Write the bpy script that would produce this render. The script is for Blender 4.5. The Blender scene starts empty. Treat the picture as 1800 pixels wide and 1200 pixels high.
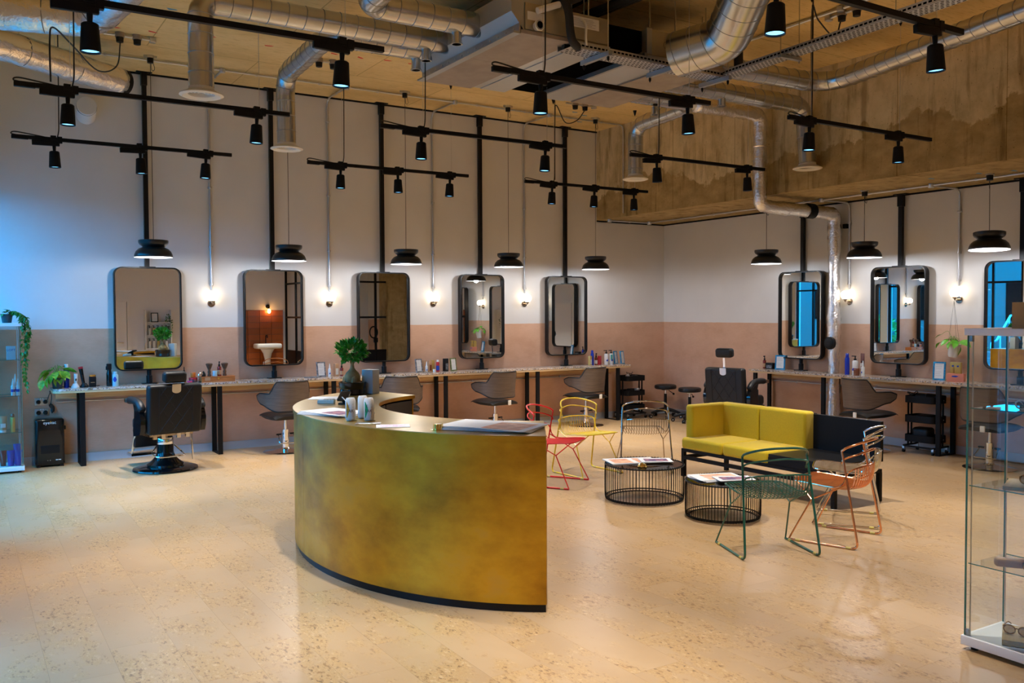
import bpy, math, random
from mathutils import Vector, Matrix
random.seed(7)
PI = math.pi
SC = bpy.context.scene
COL = SC.collection

# ------------------------------------------------------------------ camera, world, exposure
cam = bpy.data.cameras.new('camera')
cam.lens = 31.3565
cam.sensor_width = 36.0
cam.clip_start = 0.05
cam_ob = bpy.data.objects.new('camera', cam)
COL.objects.link(cam_ob)
def _cam_matrix(yaw, pitch, roll, loc):
    f = Vector((math.sin(yaw)*math.cos(pitch), math.cos(yaw)*math.cos(pitch), math.sin(pitch)))
    r = Vector((math.cos(yaw), -math.sin(yaw), 0)); u = r.cross(f)
    r2 = r*math.cos(roll)+u*math.sin(roll); u2 = -r*math.sin(roll)+u*math.cos(roll)
    m = Matrix((( r2.x, u2.x, -f.x, loc[0]), (r2.y, u2.y, -f.y, loc[1]), (r2.z, u2.z, -f.z, loc[2]), (0, 0, 0, 1)))
    return m
cam_ob.matrix_world = _cam_matrix(0.55702, -0.032308, -0.004313, (-10.3754, -11.6986, 1.75))
SC.camera = cam_ob

SC.view_settings.view_transform = 'Standard'
SC.view_settings.look = 'None'
SC.view_settings.gamma = 1.0
SC.view_settings.use_curve_mapping = False
SC.view_settings.exposure = 0.24
try:
    SC.cycles.use_denoising = True
    SC.cycles.max_bounces = 9
    SC.cycles.diffuse_bounces = 4
    SC.cycles.glossy_bounces = 6
    SC.cycles.transmission_bounces = 8
    SC.cycles.transparent_max_bounces = 16
    SC.cycles.caustics_reflective = False
    SC.cycles.caustics_refractive = False
    SC.cycles.sample_clamp_indirect = 4.0
except Exception:
    pass

W = bpy.data.worlds.new('overcast_sky'); SC.world = W
W.use_nodes = True
_bg = W.node_tree.nodes['Background']
_bg.inputs['Color'].default_value = (0.012, 0.40, 1.0, 1)
SKY_STRENGTH = 9.5
_bg.inputs['Strength'].default_value = SKY_STRENGTH

# powers of the lamps in the room (watts, each)
SPOT_W = 118.0
PENDANT_W = 15.0
GLOBE_STR = 9.0
SPOT_COL = (1.0, 0.95, 0.88)
PENDANT_COL = (0.93, 0.95, 1.0)

# ------------------------------------------------------------------ mesh helpers
def V(*a): return Vector(a)
def lerp(a, b, t): return a+(b-a)*t

class MB:
    def __init__(s): s.v = []; s.f = []
    def add(s, vs, fs):
        n = len(s.v); s.v += [tuple(x) for x in vs]; s.f += [tuple(i+n for i in f) for f in fs]; return s
    def box(s, x0, y0, z0, x1, y1, z1):
        vs = [(x, y, z) for z in (z0, z1) for y in (y0, y1) for x in (x0, x1)]
        return s.add(vs, [(0,2,3,1),(4,5,7,6),(0,1,5,4),(2,6,7,3),(0,4,6,2),(1,3,7,5)])
    def rbox(s, c, h, r, n=3):
        hx = list(h); r = min(r, min(hx)*0.999)
        def coords(H):
            a = [H-r+r*math.tan(k/n*PI/4) for k in range(1, n)]
            lo = [-H]+[-x for x in reversed(a)]+[-(H-r)]
            return lo+[H-r]+a+[H]
        G = [coords(x) for x in hx]; idx = {}; vs = []; fs = []
        def vid(p):
            q = [max(-(hx[i]-r), min(hx[i]-r, p[i])) for i in range(3)]
            d = Vector([p[i]-q[i] for i in range(3)])
            if d.length > 1e-9: d = d.normalized()*r
            w = tuple(round(c[i]+q[i]+d[i], 6) for i in range(3))
            if w not in idx: idx[w] = len(vs); vs.append(w)
            return idx[w]
        for ax in range(3):
            u, w = (ax+1) % 3, (ax+2) % 3
            for sg in (-1, 1):
                for i in range(len(G[u])-1):
                    for j in range(len(G[w])-1):
                        q = []
                        for (di, dj) in ((0,0),(1,0),(1,1),(0,1)):
                            p = [0,0,0]; p[ax] = sg*hx[ax]; p[u] = G[u][i+di]; p[w] = G[w][j+dj]; q.append(vid(p))
                        if sg < 0: q.reverse()
                        q2 = [q[k] for k in range(4) if q[k] != q[k-1]]
                        if len(q2) > 2: fs.append(q2)
        return s.add(vs, fs)
    def cyl(s, p0, p1, r0, r1=None, n=16, caps=True):
        return s.tube([p0, p1], [r0, r0 if r1 is None else r1], n, caps=caps)
    def tube(s, pts, r, n=8, closed=False, caps=True):
        P = [Vector(p) for p in pts]; m = len(P)
        rr = r if isinstance(r, (list, tuple)) else [r]*m
        T = []
        for i in range(m):
            if closed: t = P[(i+1) % m]-P[i-1]
            elif i == 0: t = P[1]-P[0]
            elif i == m-1: t = P[-1]-P[-2]
            else: t = (P[i+1]-P[i]).normalized()+(P[i]-P[i-1]).normalized()
            if t.length < 1e-9: t = V(0,0,1)
            T.append(t.normalized())
        a = V(0,0,1) if abs(T[0].z) < 0.9 else V(1,0,0)
        N = (a-T[0]*a.dot(T[0])).normalized(); vs = []
        for i in range(m):
            N = N-T[i]*N.dot(T[i])
            if N.length < 1e-6: N = T[i].orthogonal()
            N.normalize(); B = T[i].cross(N)
            for k in range(n):
                an = 2*PI*k/n; vs.append(P[i]+(N*math.cos(an)+B*math.sin(an))*rr[i])
        fs = []
        for i in range(m if closed else m-1):
            j = (i+1) % m
            for k in range(n): fs.append((i*n+k, i*n+(k+1) % n, j*n+(k+1) % n, j*n+k))
        if caps and not closed:
            fs.append(tuple(range(n-1, -1, -1))); fs.append(tuple((m-1)*n+k for k in range(n)))
        return s.add(vs, fs)
    def lathe(s, prof, n=32, c=(0,0,0), a0=0.0, a1=2*PI):
        full = abs(a1-a0-2*PI) < 1e-6; cols = n if full else n+1; vs = []; fs = []; m = len(prof)
        for k in range(cols):
            a = a0+(a1-a0)*k/n
            for (r, z) in prof: vs.append((c[0]+r*math.cos(a), c[1]+r*math.sin(a), c[2]+z))
        for k in range(n):
            k2 = (k+1) % cols
            for i in range(m-1):
                q = [k*m+i, k2*m+i, k2*m+i+1, k*m+i+1]
                if prof[i][0] < 1e-7: q.pop(1)
                if prof[i+1][0] < 1e-7: q.remove(k*m+i+1)
                fs.append(tuple(q))
        return s.add(vs, fs)
    def prism(s, poly, z0, z1):
        n = len(poly); vs = [(x, y, z0) for x, y in poly]+[(x, y, z1) for x, y in poly]
        fs = [tuple(range(n-1, -1, -1)), tuple(range(n, 2*n))]+[(i, (i+1) % n, n+(i+1) % n, n+i) for i in range(n)]
        return s.add(vs, fs)
    def sphere(s, c, r, n=16, m=10, sc=(1,1,1)):
        prof = [(math.sin(PI*i/m), -math.cos(PI*i/m)) for i in range(m+1)]; prof[0] = (0,-1); prof[-1] = (0,1)
        t = MB().lathe(prof, n)
        return s.add([(c[0]+x*r*sc[0], c[1]+y*r*sc[1], c[2]+z*r*sc[2]) for x, y, z in t.v], t.f)
    def grid(s, P):
        a, b = len(P), len(P[0])
        return s.add([p for row in P for p in row], [(i*b+j, (i+1)*b+j, (i+1)*b+j+1, i*b+j+1) for i in range(a-1) for j in range(b-1)])
    def shell(s, P, th):
        """a grid of points made into a plate of the given thickness"""
        a, b = len(P), len(P[0]); N = []
        for i in range(a):
            row = []
            for j in range(b):
                du = Vector(P[min(i+1,a-1)][j])-Vector(P[max(i-1,0)][j]); dv = Vector(P[i][min(j+1,b-1)])-Vector(P[i][max(j-1,0)])
                nn = du.cross(dv)
                row.append(nn.normalized() if nn.length > 1e-9 else V(0,0,1))
            N.append(row)
        A = [p for r_ in P for p in r_]; B = [tuple(Vector(P[i][j])+N[i][j]*th) for i in range(a) for j in range(b)]
        n = a*b; fs = []
        for i in range(a-1):
            for j in range(b-1):
                q = (i*b+j, (i+1)*b+j, (i+1)*b+j+1, i*b+j+1); fs.append(tuple(reversed(q))); fs.append(tuple(x+n for x in q))
        ring = [j for j in range(b)]+[i*b+b-1 for i in range(1,a)]+[(a-1)*b+j for j in range(b-2,-1,-1)]+[i*b for i in range(a-2,0,-1)]
        for k in range(len(ring)):
            p, q = ring[k], ring[(k+1) % len(ring)]; fs.append((p, q, q+n, p+n))
        return s.add(A+B, fs)
    def join(s, o, M=None):
        return s.add([tuple(M @ Vector(p)) for p in o.v] if M is not None else o.v, o.f)
    def xf(s, M): s.v = [tuple(M @ Vector(p)) for p in s.v]; return s
    def mesh(s, name, mat, sharp=0.7):
        me = bpy.data.meshes.new(name); me.from_pydata(s.v, [], s.f); me.validate(clean_customdata=False)
        me.polygons.foreach_set('use_smooth', [True]*len(me.polygons))
        try: me.set_sharp_from_angle(angle=sharp)
        except Exception: pass
        if mat: me.materials.append(mat)
        me.update(); return me

def rotz(a): return Matrix.Rotation(a, 4, 'Z')
def TR(x, y, z): return Matrix.Translation((x, y, z))
def fillet(pts, r, n=5):
    P = [Vector(p) for p in pts]; out = [P[0]]
    for i in range(1, len(P)-1):
        a, b, c = P[i-1], P[i], P[i+1]; u = (a-b); w = (c-b); lu, lw = u.length, w.length
        if lu < 1e-6 or lw < 1e-6: continue
        u.normalize(); w.normalize(); ang = u.angle(w)
        if ang > PI-0.02: out.append(b); continue
        d = min(r/math.tan(ang/2), lu*0.49, lw*0.49); p, q = b+u*d, b+w*d
        for k in range(n+1):
            t = k/n; out.append((p*(1-t)*(1-t))+(b*2*t*(1-t))+(q*t*t))
    out.append(P[-1]); return out
def catmull(pts, n=6, closed=False):
    P = [Vector(p) for p in pts]; m = len(P); out = []
    rng = range(m if closed else m-1)
    for i in rng:
        p0 = P[i-1] if (i > 0 or closed) else P[0]*2-P[1]
        p1 = P[i]; p2 = P[(i+1) % m]; p3 = P[(i+2) % m] if (closed or i+2 < m) else P[-1]*2-P[-2]
        for k in range(n):
            t = k/n
            out.append(0.5*((2*p1)+(p2-p0)*t+(2*p0-5*p1+4*p2-p3)*t*t+(3*p1-p0-3*p2+p3)*t*t*t))
    if not closed: out.append(P[-1])
    return out
def rrect(w, h, r, n=5):
    out = []
    for cx, cy, a in ((w/2-r, h/2-r, 0), (-w/2+r, h/2-r, PI/2), (-w/2+r, -h/2+r, PI), (w/2-r, -h/2+r, 1.5*PI)):
        for k in range(n+1):
            t = a+PI/2*k/n; out.append((cx+r*math.cos(t), cy+r*math.sin(t)))
    return out

# ------------------------------------------------------------------ object helpers
def thing(name, label, cat, loc=(0,0,0), rz=0.0, group=None):
    o = bpy.data.objects.new(name, None); COL.objects.link(o); o.empty_display_size = 0.1
    o.location = loc; o.rotation_euler = (0,0,rz); o['label'] = label; o['category'] = cat
    if group: o['group'] = group
    return o
def link(name, me, parent=None, loc=None, label=None):
    o = bpy.data.objects.new(name, me); COL.objects.link(o)
    if parent is not None: o.parent = parent
    if loc is not None: o.location = loc
    if label: o['label'] = label
    return o
def part(name, mb, mat, parent, label=None, sharp=0.7, loc=None):
    return link(name, mb.mesh(name, mat, sharp), parent, loc, label)
def solo(name, mb, mat, label, cat, loc=(0,0,0), rz=0.0, group=None, sharp=0.7):
    o = link(name, mb.mesh(name, mat, sharp)); o.location = loc; o.rotation_euler = (0,0,rz)
    o['label'] = label; o['category'] = cat
    if group: o['group'] = group
    return o
def struct(name, mb, mat, label=None, sharp=0.7):
    o = link(name, mb.mesh(name, mat, sharp)); o['kind'] = 'structure'
    if label: o['label'] = label
    return o
def copy_tree(o, parent=None):
    c = o.copy(); COL.objects.link(c)
    if parent is not None: c.parent = parent
    for ch in list(o.children): copy_tree(ch, c)
    return c
def dup(o, label, loc, rz=None, group=None):
    c = copy_tree(o); c['label'] = label; c.location = loc
    if rz is not None: c.rotation_euler = (0,0,rz)
    if group: c['group'] = group
    return c
_tc = {}
def text_mb(s, size, depth=0.0, align='CENTER'):
    key = (s, size, align)
    if key not in _tc:
        cu = bpy.data.curves.new('t', 'FONT'); cu.body = s; cu.size = size; cu.align_x = align; cu.resolution_u = 2
        ob = bpy.data.objects.new('t', cu); COL.objects.link(ob)
        dg = bpy.context.evaluated_depsgraph_get(); me = bpy.data.meshes.new_from_object(ob.evaluated_get(dg))
        _tc[key] = ([tuple(v.co) for v in me.vertices], [tuple(p.vertices) for p in me.polygons])
        bpy.data.objects.remove(ob); bpy.data.curves.remove(cu); bpy.data.meshes.remove(me)
    return MB().add(*_tc[key])
def face_M(o, right, up):
    """matrix taking the xy plane to a plane with the given right and up axes at o"""
    r = Vector(right).normalized(); u = Vector(up).normalized(); n = r.cross(u)
    return Matrix(((r.x,u.x,n.x,o[0]),(r.y,u.y,n.y,o[1]),(r.z,u.z,n.z,o[2]),(0,0,0,1)))
def light(name, kind, parent, loc, watts, col, **k):
    d = bpy.data.lights.new(name, kind); d.energy = watts; d.color = col
    for a, b in k.items(): setattr(d, a, b)
    o = bpy.data.objects.new(name, d); COL.objects.link(o)
    if parent is not None: o.parent = parent
    o.location = loc; return o

# ------------------------------------------------------------------ materials
def _set(bs, key, val):
    if key in bs.inputs: bs.inputs[key].default_value = val
def M(name, col, rough=0.5, metal=0.0, spec=None, col2=None, scale=5.0, stretch=(1,1,1), detail=4.0, lo=0.35, hi=0.65,
      bump=0.0, bscale=None, emit=None, estr=0.0, coat=0.0, trans=0.0, ior=None, alpha=1.0, sheen=0.0, rnd=0.0, bdist=0.01, aniso=0.0):
    m = bpy.data.materials.new(name); m.use_nodes = True; nt = m.node_tree; bs = nt.nodes['Principled BSDF']
    bs.inputs['Base Color'].default_value = (*col, 1); bs.inputs['Roughness'].default_value = rough; bs.inputs['Metallic'].default_value = metal
    if spec is not None: _set(bs, 'Specular IOR Level', spec)
    if coat: _set(bs, 'Coat Weight', coat); _set(bs, 'Coat Roughness', 0.1)
    if trans: _set(bs, 'Transmission Weight', trans)
    if ior: _set(bs, 'IOR', ior)
    if alpha < 1: _set(bs, 'Alpha', alpha)
    if sheen: _set(bs, 'Sheen Weight', sheen)
    if aniso: _set(bs, 'Anisotropic', aniso)
    if emit: _set(bs, 'Emission Color', (*emit, 1)); _set(bs, 'Emission Strength', estr)
    last = None
    if col2 is not None or bump:
        tc = nt.nodes.new('ShaderNodeTexCoord'); mp = nt.nodes.new('ShaderNodeMapping'); mp.inputs['Scale'].default_value = stretch
        nt.links.new(tc.outputs['Object'], mp.inputs['Vector'])
        nz = nt.nodes.new('ShaderNodeTexNoise'); nz.inputs['Scale'].default_value = scale; nz.inputs['Detail'].default_value = detail
        nt.links.new(mp.outputs['Vector'], nz.inputs['Vector'])
        if col2 is not None:
            cr = nt.nodes.new('ShaderNodeValToRGB'); cr.color_ramp.elements[0].position = lo; cr.color_ramp.elements[1].position = hi
            cr.color_ramp.elements[0].color = (*col, 1); cr.color_ramp.elements[1].color = (*col2, 1)
            nt.links.new(nz.outputs['Fac'], cr.inputs['Fac']); last = cr.outputs['Color']; nt.links.new(last, bs.inputs['Base Color'])
        if bump:
            bz = nz
            if bscale:
                bz = nt.nodes.new('ShaderNodeTexNoise'); bz.inputs['Scale'].default_value = bscale; bz.inputs['Detail'].default_value = 3
                nt.links.new(mp.outputs['Vector'], bz.inputs['Vector'])
            bp = nt.nodes.new('ShaderNodeBump'); bp.inputs['Strength'].default_value = bump; bp.inputs['Distance'].default_value = bdist
            nt.links.new(bz.outputs['Fac'], bp.inputs['Height']); nt.links.new(bp.outputs['Normal'], bs.inputs['Normal'])
    if rnd:
        oi = nt.nodes.new('ShaderNodeObjectInfo'); hs = nt.nodes.new('ShaderNodeHueSaturation')
        mr = nt.nodes.new('ShaderNodeMapRange'); mr.inputs['To Min'].default_value = 1-rnd; mr.inputs['To Max'].default_value = 1+rnd
        nt.links.new(oi.outputs['Random'], mr.inputs['Value']); nt.links.new(mr.outputs['Result'], hs.inputs['Value'])
        if last is not None: nt.links.new(last, hs.inputs['Color'])
        else: hs.inputs['Color'].default_value = (*col, 1)
        nt.links.new(hs.outputs['Color'], bs.inputs['Base Color'])
    return m
def ramp(nt, fac, stops):
    cr = nt.nodes.new('ShaderNodeValToRGB'); e = cr.color_ramp.elements
    while len(e) < len(stops): e.new(0.5)
    for i, (p, c) in enumerate(stops): e[i].position = p; e[i].color = (*c, 1)
    nt.links.new(fac, cr.inputs['Fac']); return cr.outputs['Color']
def noise(nt, vec, scale, detail=4, stretch=None, rough=0.5):
    if stretch is not None:
        mp = nt.nodes.new('ShaderNodeMapping'); mp.inputs['Scale'].default_value = stretch; nt.links.new(vec, mp.inputs['Vector']); vec = mp.outputs['Vector']
    nz = nt.nodes.new('ShaderNodeTexNoise'); nz.inputs['Scale'].default_value = scale; nz.inputs['Detail'].default_value = detail
    nz.inputs['Roughness'].default_value = rough
    nt.links.new(vec, nz.inputs['Vector']); return nz.outputs['Fac']
def mix(nt, fac, a, b, mode='MIX'):
    mx = nt.nodes.new('ShaderNodeMix'); mx.data_type = 'RGBA'; mx.blend_type = mode
    for sock, val in ((0, fac), (6, a), (7, b)):
        if isinstance(val, (int, float)): mx.inputs[sock].default_value = val
        elif isinstance(val, tuple): mx.inputs[sock].default_value = (*val, 1)
        else: nt.links.new(val, mx.inputs[sock])
    return mx.outputs[2]
def math_n(nt, op, a, b=0.0):
    n = nt.nodes.new('ShaderNodeMath'); n.operation = op
    for i, v in enumerate((a, b)):
        if isinstance(v, (int, float)): n.inputs[i].default_value = v
        else: nt.links.new(v, n.inputs[i])
    return n.outputs[0]
def base(name):
    m = bpy.data.materials.new(name); m.use_nodes = True; nt = m.node_tree
    tc = nt.nodes.new('ShaderNodeTexCoord'); return m, nt, nt.nodes['Principled BSDF'], tc.outputs['Object']
def bump(nt, bs, h, strength, dist=0.01):
    bp = nt.nodes.new('ShaderNodeBump'); bp.inputs['Strength'].default_value = strength; bp.inputs['Distance'].default_value = dist
    nt.links.new(h, bp.inputs['Height']); nt.links.new(bp.outputs['Normal'], bs.inputs['Normal'])

def wall_mat():
    m, nt, bs, vec = base('two_tone_plaster')
    sx = nt.nodes.new('ShaderNodeSeparateXYZ'); nt.links.new(vec, sx.inputs[0])
    low = ramp(nt, noise(nt, vec, 1.6, 6, (1,1,1.6), 0.62), [(0.3, (0.59,0.355,0.235)), (0.5, (0.665,0.415,0.285)), (0.72, (0.72,0.475,0.34))])
    fine = ramp(nt, noise(nt, vec, 30, 3, (0.5,0.5,3)), [(0.3, (0.94,0.94,0.94)), (0.7, (1,1,1))])
    low = mix(nt, 1.0, low, fine, 'MULTIPLY')
    up = ramp(nt, noise(nt, vec, 2.0, 3), [(0.3, (0.69,0.685,0.68)), (0.7, (0.73,0.725,0.72))])
    wob = math_n(nt, 'MULTIPLY', noise(nt, vec, 6, 2), 0.008)
    z = math_n(nt, 'ADD', sx.outputs[2], wob)
    f = math_n(nt, 'GREATER_THAN', z, 1.583)
    nt.links.new(mix(nt, f, low, up), bs.inputs['Base Color']); bs.inputs['Roughness'].default_value = 0.75
    _set(bs, 'Specular IOR Level', 0.25)
    bump(nt, bs, noise(nt, vec, 60, 4), 0.12, 0.004); return m
def floor_mat():
    m, nt, bs, vec = base('cork_tile')
    oi = nt.nodes.new('ShaderNodeObjectInfo'); cx = nt.nodes.new('ShaderNodeCombineXYZ')
    for i, k in enumerate((37.0, 53.0, 19.0)): nt.links.new(math_n(nt, 'MULTIPLY', oi.outputs['Random'], k), cx.inputs[i])
    va = nt.nodes.new('ShaderNodeVectorMath'); va.operation = 'ADD'; nt.links.new(vec, va.inputs[0]); nt.links.new(cx.outputs[0], va.inputs[1]); vec = va.outputs[0]
    plain = ramp(nt, noise(nt, vec, 3.0, 4, (1,0.6,1)), [(0.3, (0.44,0.285,0.15)), (0.7, (0.50,0.335,0.185))])
    flake = ramp(nt, noise(nt, vec, 38, 5, (1.0,0.5,1), 0.65), [(0.36, (0.31,0.17,0.07)), (0.45, (0.53,0.345,0.165)), (0.53, (0.45,0.275,0.12)), (0.66, (0.60,0.42,0.23))])
    df = ramp(nt, noise(nt, vec, 60, 3, (1.0,0.42,1), 0.6), [(0.35, (1,1,1)), (0.41, (0,0,0))])
    patch_f = ramp(nt, noise(nt, vec, 4.6, 6, (1.0,0.5,1), 0.66), [(0.46, (0,0,0)), (0.56, (1,1,1))])
    c = mix(nt, math_n(nt, 'MULTIPLY', patch_f, 0.9), plain, flake)
    dm = mix(nt, 1.0, df, patch_f, 'MULTIPLY')
    c = mix(nt, math_n(nt, 'MULTIPLY', dm, 0.75), c, (0.16,0.085,0.045))
    hs = nt.nodes.new('ShaderNodeHueSaturation'); mr = nt.nodes.new('ShaderNodeMapRange'); mr.inputs['To Min'].default_value = 0.96; mr.inputs['To Max'].default_value = 1.04
    nt.links.new(oi.outputs['Random'], mr.inputs['Value']); nt.links.new(mr.outputs['Result'], hs.inputs['Value']); nt.links.new(c, hs.inputs['Color'])
    nt.links.new(hs.outputs['Color'], bs.inputs['Base Color'])
    bs.inputs['Roughness'].default_value = 0.32
    _set(bs, 'Specular IOR Level', 0.4)
    bump(nt, bs, noise(nt, vec, 90, 3), 0.04, 0.001); return m
def ceiling_mat():
    m, nt, bs, vec = base('board_marked_concrete')
    c = ramp(nt, noise(nt, vec, 1.1, 6, (0.6,1.2,1), 0.6), [(0.25, (0.66,0.45,0.18)), (0.5, (0.82,0.60,0.27)), (0.75, (0.88,0.67,0.34))])
    g = ramp(nt, noise(nt, vec, 26, 5, (0.22,2.2,1), 0.65), [(0.30, (0.60,0.54,0.46)), (0.45, (1,1,1))])
    c = mix(nt, 1.0, c, g, 'MULTIPLY')
    br = nt.nodes.new('ShaderNodeTexBrick'); br.inputs['Scale'].default_value = 1.0; br.inputs['Mortar Size'].default_value = 0.006
    br.inputs['Brick Width'].default_value = 2.44; br.inputs['Row Height'].default_value = 1.22; br.inputs['Color1'].default_value = (1,1,1,1); br.inputs['Color2'].default_value = (0.95,0.95,0.95,1); br.inputs['Mortar'].default_value = (0.62,0.58,0.5,1)
    nt.links.new(vec, br.inputs['Vector'])
    c = mix(nt, 1.0, c, br.outputs['Color'], 'MULTIPLY')
    nt.links.new(c, bs.inputs['Base Color']); bs.inputs['Roughness'].default_value = 0.85; _set(bs, 'Specular IOR Level', 0.2)
    bump(nt, bs, noise(nt, vec, 18, 5, (0.3,2,1)), 0.2, 0.01); return m
def beam_mat():
    m, nt, bs, vec = base('stained_cast_concrete')
    sx = nt.nodes.new('ShaderNodeSeparateXYZ'); nt.links.new(vec, sx.inputs[0])
    light_c = ramp(nt, noise(nt, vec, 3.0, 7, (1,1,0.8), 0.65), [(0.3, (0.46,0.36,0.19)), (0.5, (0.66,0.53,0.30)), (0.7, (0.76,0.63,0.40))])
    dark_c = ramp(nt, noise(nt, vec, 5.0, 6, (1,1,1.5), 0.6), [(0.3, (0.31,0.22,0.09)), (0.7, (0.50,0.365,0.17))])
    edge = math_n(nt, 'MULTIPLY', math_n(nt, 'SUBTRACT', noise(nt, vec, 1.3, 8, (1,1,0.9), 0.62), 0.5), 1.5)
    z = math_n(nt, 'ADD', sx.outputs[2], edge)
    f = ramp(nt, math_n(nt, 'SUBTRACT', z, 3.2), [(0.49, (0,0,0)), (0.52, (1,1,1))])
    c = mix(nt, f, dark_c, light_c)
    drip = ramp(nt, noise(nt, vec, 7, 5, (1,1,0.12), 0.6), [(0.34, (0.42,0.36,0.28)), (0.46, (1,1,1))])
    c = mix(nt, 0.7, c, drip, 'MULTIPLY')
    br = nt.nodes.new('ShaderNodeTexBrick'); br.inputs['Mortar Size'].default_value = 0.005; br.inputs['Scale'].default_value = 1
    br.inputs['Brick Width'].default_value = 1.22; br.inputs['Row Height'].default_value = 6.0; br.inputs['Color1'].default_value = (1,1,1,1); br.inputs['Color2'].default_value = (1,1,1,1); br.inputs['Mortar'].default_value = (0.6,0.55,0.45,1)
    cb = nt.nodes.new('ShaderNodeCombineXYZ'); nt.links.new(sx.outputs[1], cb.inputs[0]); nt.links.new(sx.outputs[2], cb.inputs[1]); nt.links.new(cb.outputs[0], br.inputs['Vector'])
    c = mix(nt, 1.0, c, br.outputs['Color'], 'MULTIPLY')
    pit = ramp(nt, noise(nt, vec, 45, 3), [(0.27, (0.5,0.45,0.4)), (0.33, (1,1,1))])
    c = mix(nt, 1.0, c, pit, 'MULTIPLY')
    nt.links.new(c, bs.inputs['Base Color']); bs.inputs['Roughness'].default_value = 0.88; _set(bs, 'Specular IOR Level', 0.2)
    bump(nt, bs, noise(nt, vec, 12, 6), 0.3, 0.01); return m
def brass_mat():
    m, nt, bs, vec = base('patinated_brass')
    cloud = ramp(nt, noise(nt, vec, 1.9, 6, (1,1,1.6), 0.6), [(0.28, (0.25,0.108,0.005)), (0.45, (0.44,0.218,0.009)), (0.6, (0.58,0.315,0.014)), (0.78, (0.52,0.31,0.055))])
    nt.links.new(cloud, bs.inputs['Base Color']); bs.inputs['Metallic'].default_value = 0.65
    nt.links.new(ramp(nt, noise(nt, vec, 4, 5), [(0.3, (0.36,)*3), (0.7, (0.52,)*3)]), bs.inputs['Roughness'])
    bump(nt, bs, noise(nt, vec, 160, 2, (1,1,0.05)), 0.05, 0.001); return m
def granite_mat():
    m, nt, bs, vec = base('speckled_granite')
    vo = nt.nodes.new('ShaderNodeTexVoronoi'); vo.inputs['Scale'].default_value = 75; nt.links.new(vec, vo.inputs['Vector'])
    sep = nt.nodes.new('ShaderNodeSeparateColor'); nt.links.new(vo.outputs['Color'], sep.inputs[0])
    c = ramp(nt, sep.outputs[0], [(0.0, (0.10,0.07,0.06)), (0.18, (0.33,0.26,0.22)), (0.4, (0.62,0.55,0.52)), (0.62, (0.70,0.64,0.62)), (0.8, (0.62,0.40,0.12)), (0.93, (0.80,0.74,0.70))])
    c2 = ramp(nt, noise(nt, vec, 9, 4), [(0.35, (0.85,0.82,0.8)), (0.65, (1,1,1))])
    nt.links.new(mix(nt, 1.0, c, c2, 'MULTIPLY'), bs.inputs['Base Color']); bs.inputs['Roughness'].default_value = 0.18; return m
def foil_mat(name, col, bs_scale):
    m, nt, bs, vec = base(name)
    bs.inputs['Base Color'].default_value = (*col, 1); bs.inputs['Metallic'].default_value = 1.0; bs.inputs['Roughness'].default_value = 0.24
    h = noise(nt, vec, bs_scale, 4, None, 0.6); bump(nt, bs, h, 0.5, 0.02); return m
def galv_mat():
    m, nt, bs, vec = base('galvanised_steel')
    nt.links.new(ramp(nt, noise(nt, vec, 3, 3), [(0.3, (0.50,0.51,0.51)), (0.7, (0.60,0.61,0.61))]), bs.inputs['Base Color'])
    bs.inputs['Metallic'].default_value = 1.0; bs.inputs['Roughness'].default_value = 0.26; return m
def thin_glass(name, tint, gloss=0.10, rough=0.0):
    m = bpy.data.materials.new(name); m.use_nodes = True; nt = m.node_tree; out = nt.nodes['Material Output']; nt.nodes.remove(nt.nodes['Principled BSDF'])
    t = nt.nodes.new('ShaderNodeBsdfTransparent'); t.inputs[0].default_value = (*tint, 1); g = nt.nodes.new('ShaderNodeBsdfGlossy'); g.inputs['Roughness'].default_value = rough
    fr = nt.nodes.new('ShaderNodeFresnel'); fr.inputs[0].default_value = 1.45; mx = nt.nodes.new('ShaderNodeMixShader')
    mm = nt.nodes.new('ShaderNodeMath'); mm.operation = 'MULTIPLY_ADD'; mm.inputs[1].default_value = 0.9; mm.inputs[2].default_value = gloss*0.3
    nt.links.new(fr.outputs[0], mm.inputs[0]); nt.links.new(mm.outputs[0], mx.inputs[0]); nt.links.new(t.outputs[0], mx.inputs[1]); nt.links.new(g.outputs[0], mx.inputs[2]); nt.links.new(mx.outputs[0], out.inputs[0]); return m
def wood_mat(name, c1, c2, scale=6, stretch=(1,12,12), rough=0.5):
    m, nt, bs, vec = base(name)
    nt.links.new(ramp(nt, noise(nt, vec, scale, 6, stretch, 0.6), [(0.3, c1), (0.7, c2)]), bs.inputs['Base Color']); bs.inputs['Roughness'].default_value = rough
    return m
MT = {}
MT['wall'] = wall_mat(); MT['floor'] = floor_mat(); MT['ceil'] = ceiling_mat(); MT['beam'] = beam_mat(); MT['brass'] = brass_mat()
MT['granite'] = granite_mat(); MT['foil'] = foil_mat('crinkled_foil', (0.90,0.88,0.86), 34); MT['foil_big'] = foil_mat('crinkled_foil_wide', (0.90,0.88,0.86), 14)
MT['galv'] = galv_mat()
MT['black'] = M('black_powder_coat', (0.007,0.007,0.008), 0.5, spec=0.15)
MT['black_sat'] = M('black_satin_metal', (0.008,0.008,0.009), 0.35, spec=0.22)
MT['black_gloss'] = M('black_gloss', (0.006,0.006,0.007), 0.10, spec=0.35, coat=0.15)
MT['black_plastic'] = M('black_plastic', (0.009,0.009,0.010), 0.4, spec=0.25)
MT['grout'] = M('floor_subbase', (0.40,0.27,0.16), 0.8)
MT['skirting'] = M('grey_skirting_paint', (0.50,0.52,0.55), 0.45)
MT['white'] = M('white_paint', (0.80,0.80,0.80), 0.5)
MT['white_gloss'] = M('white_gloss_plastic', (0.82,0.82,0.80), 0.25)
MT['cream'] = M('cream_plastic', (0.80,0.76,0.68), 0.4)
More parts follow.
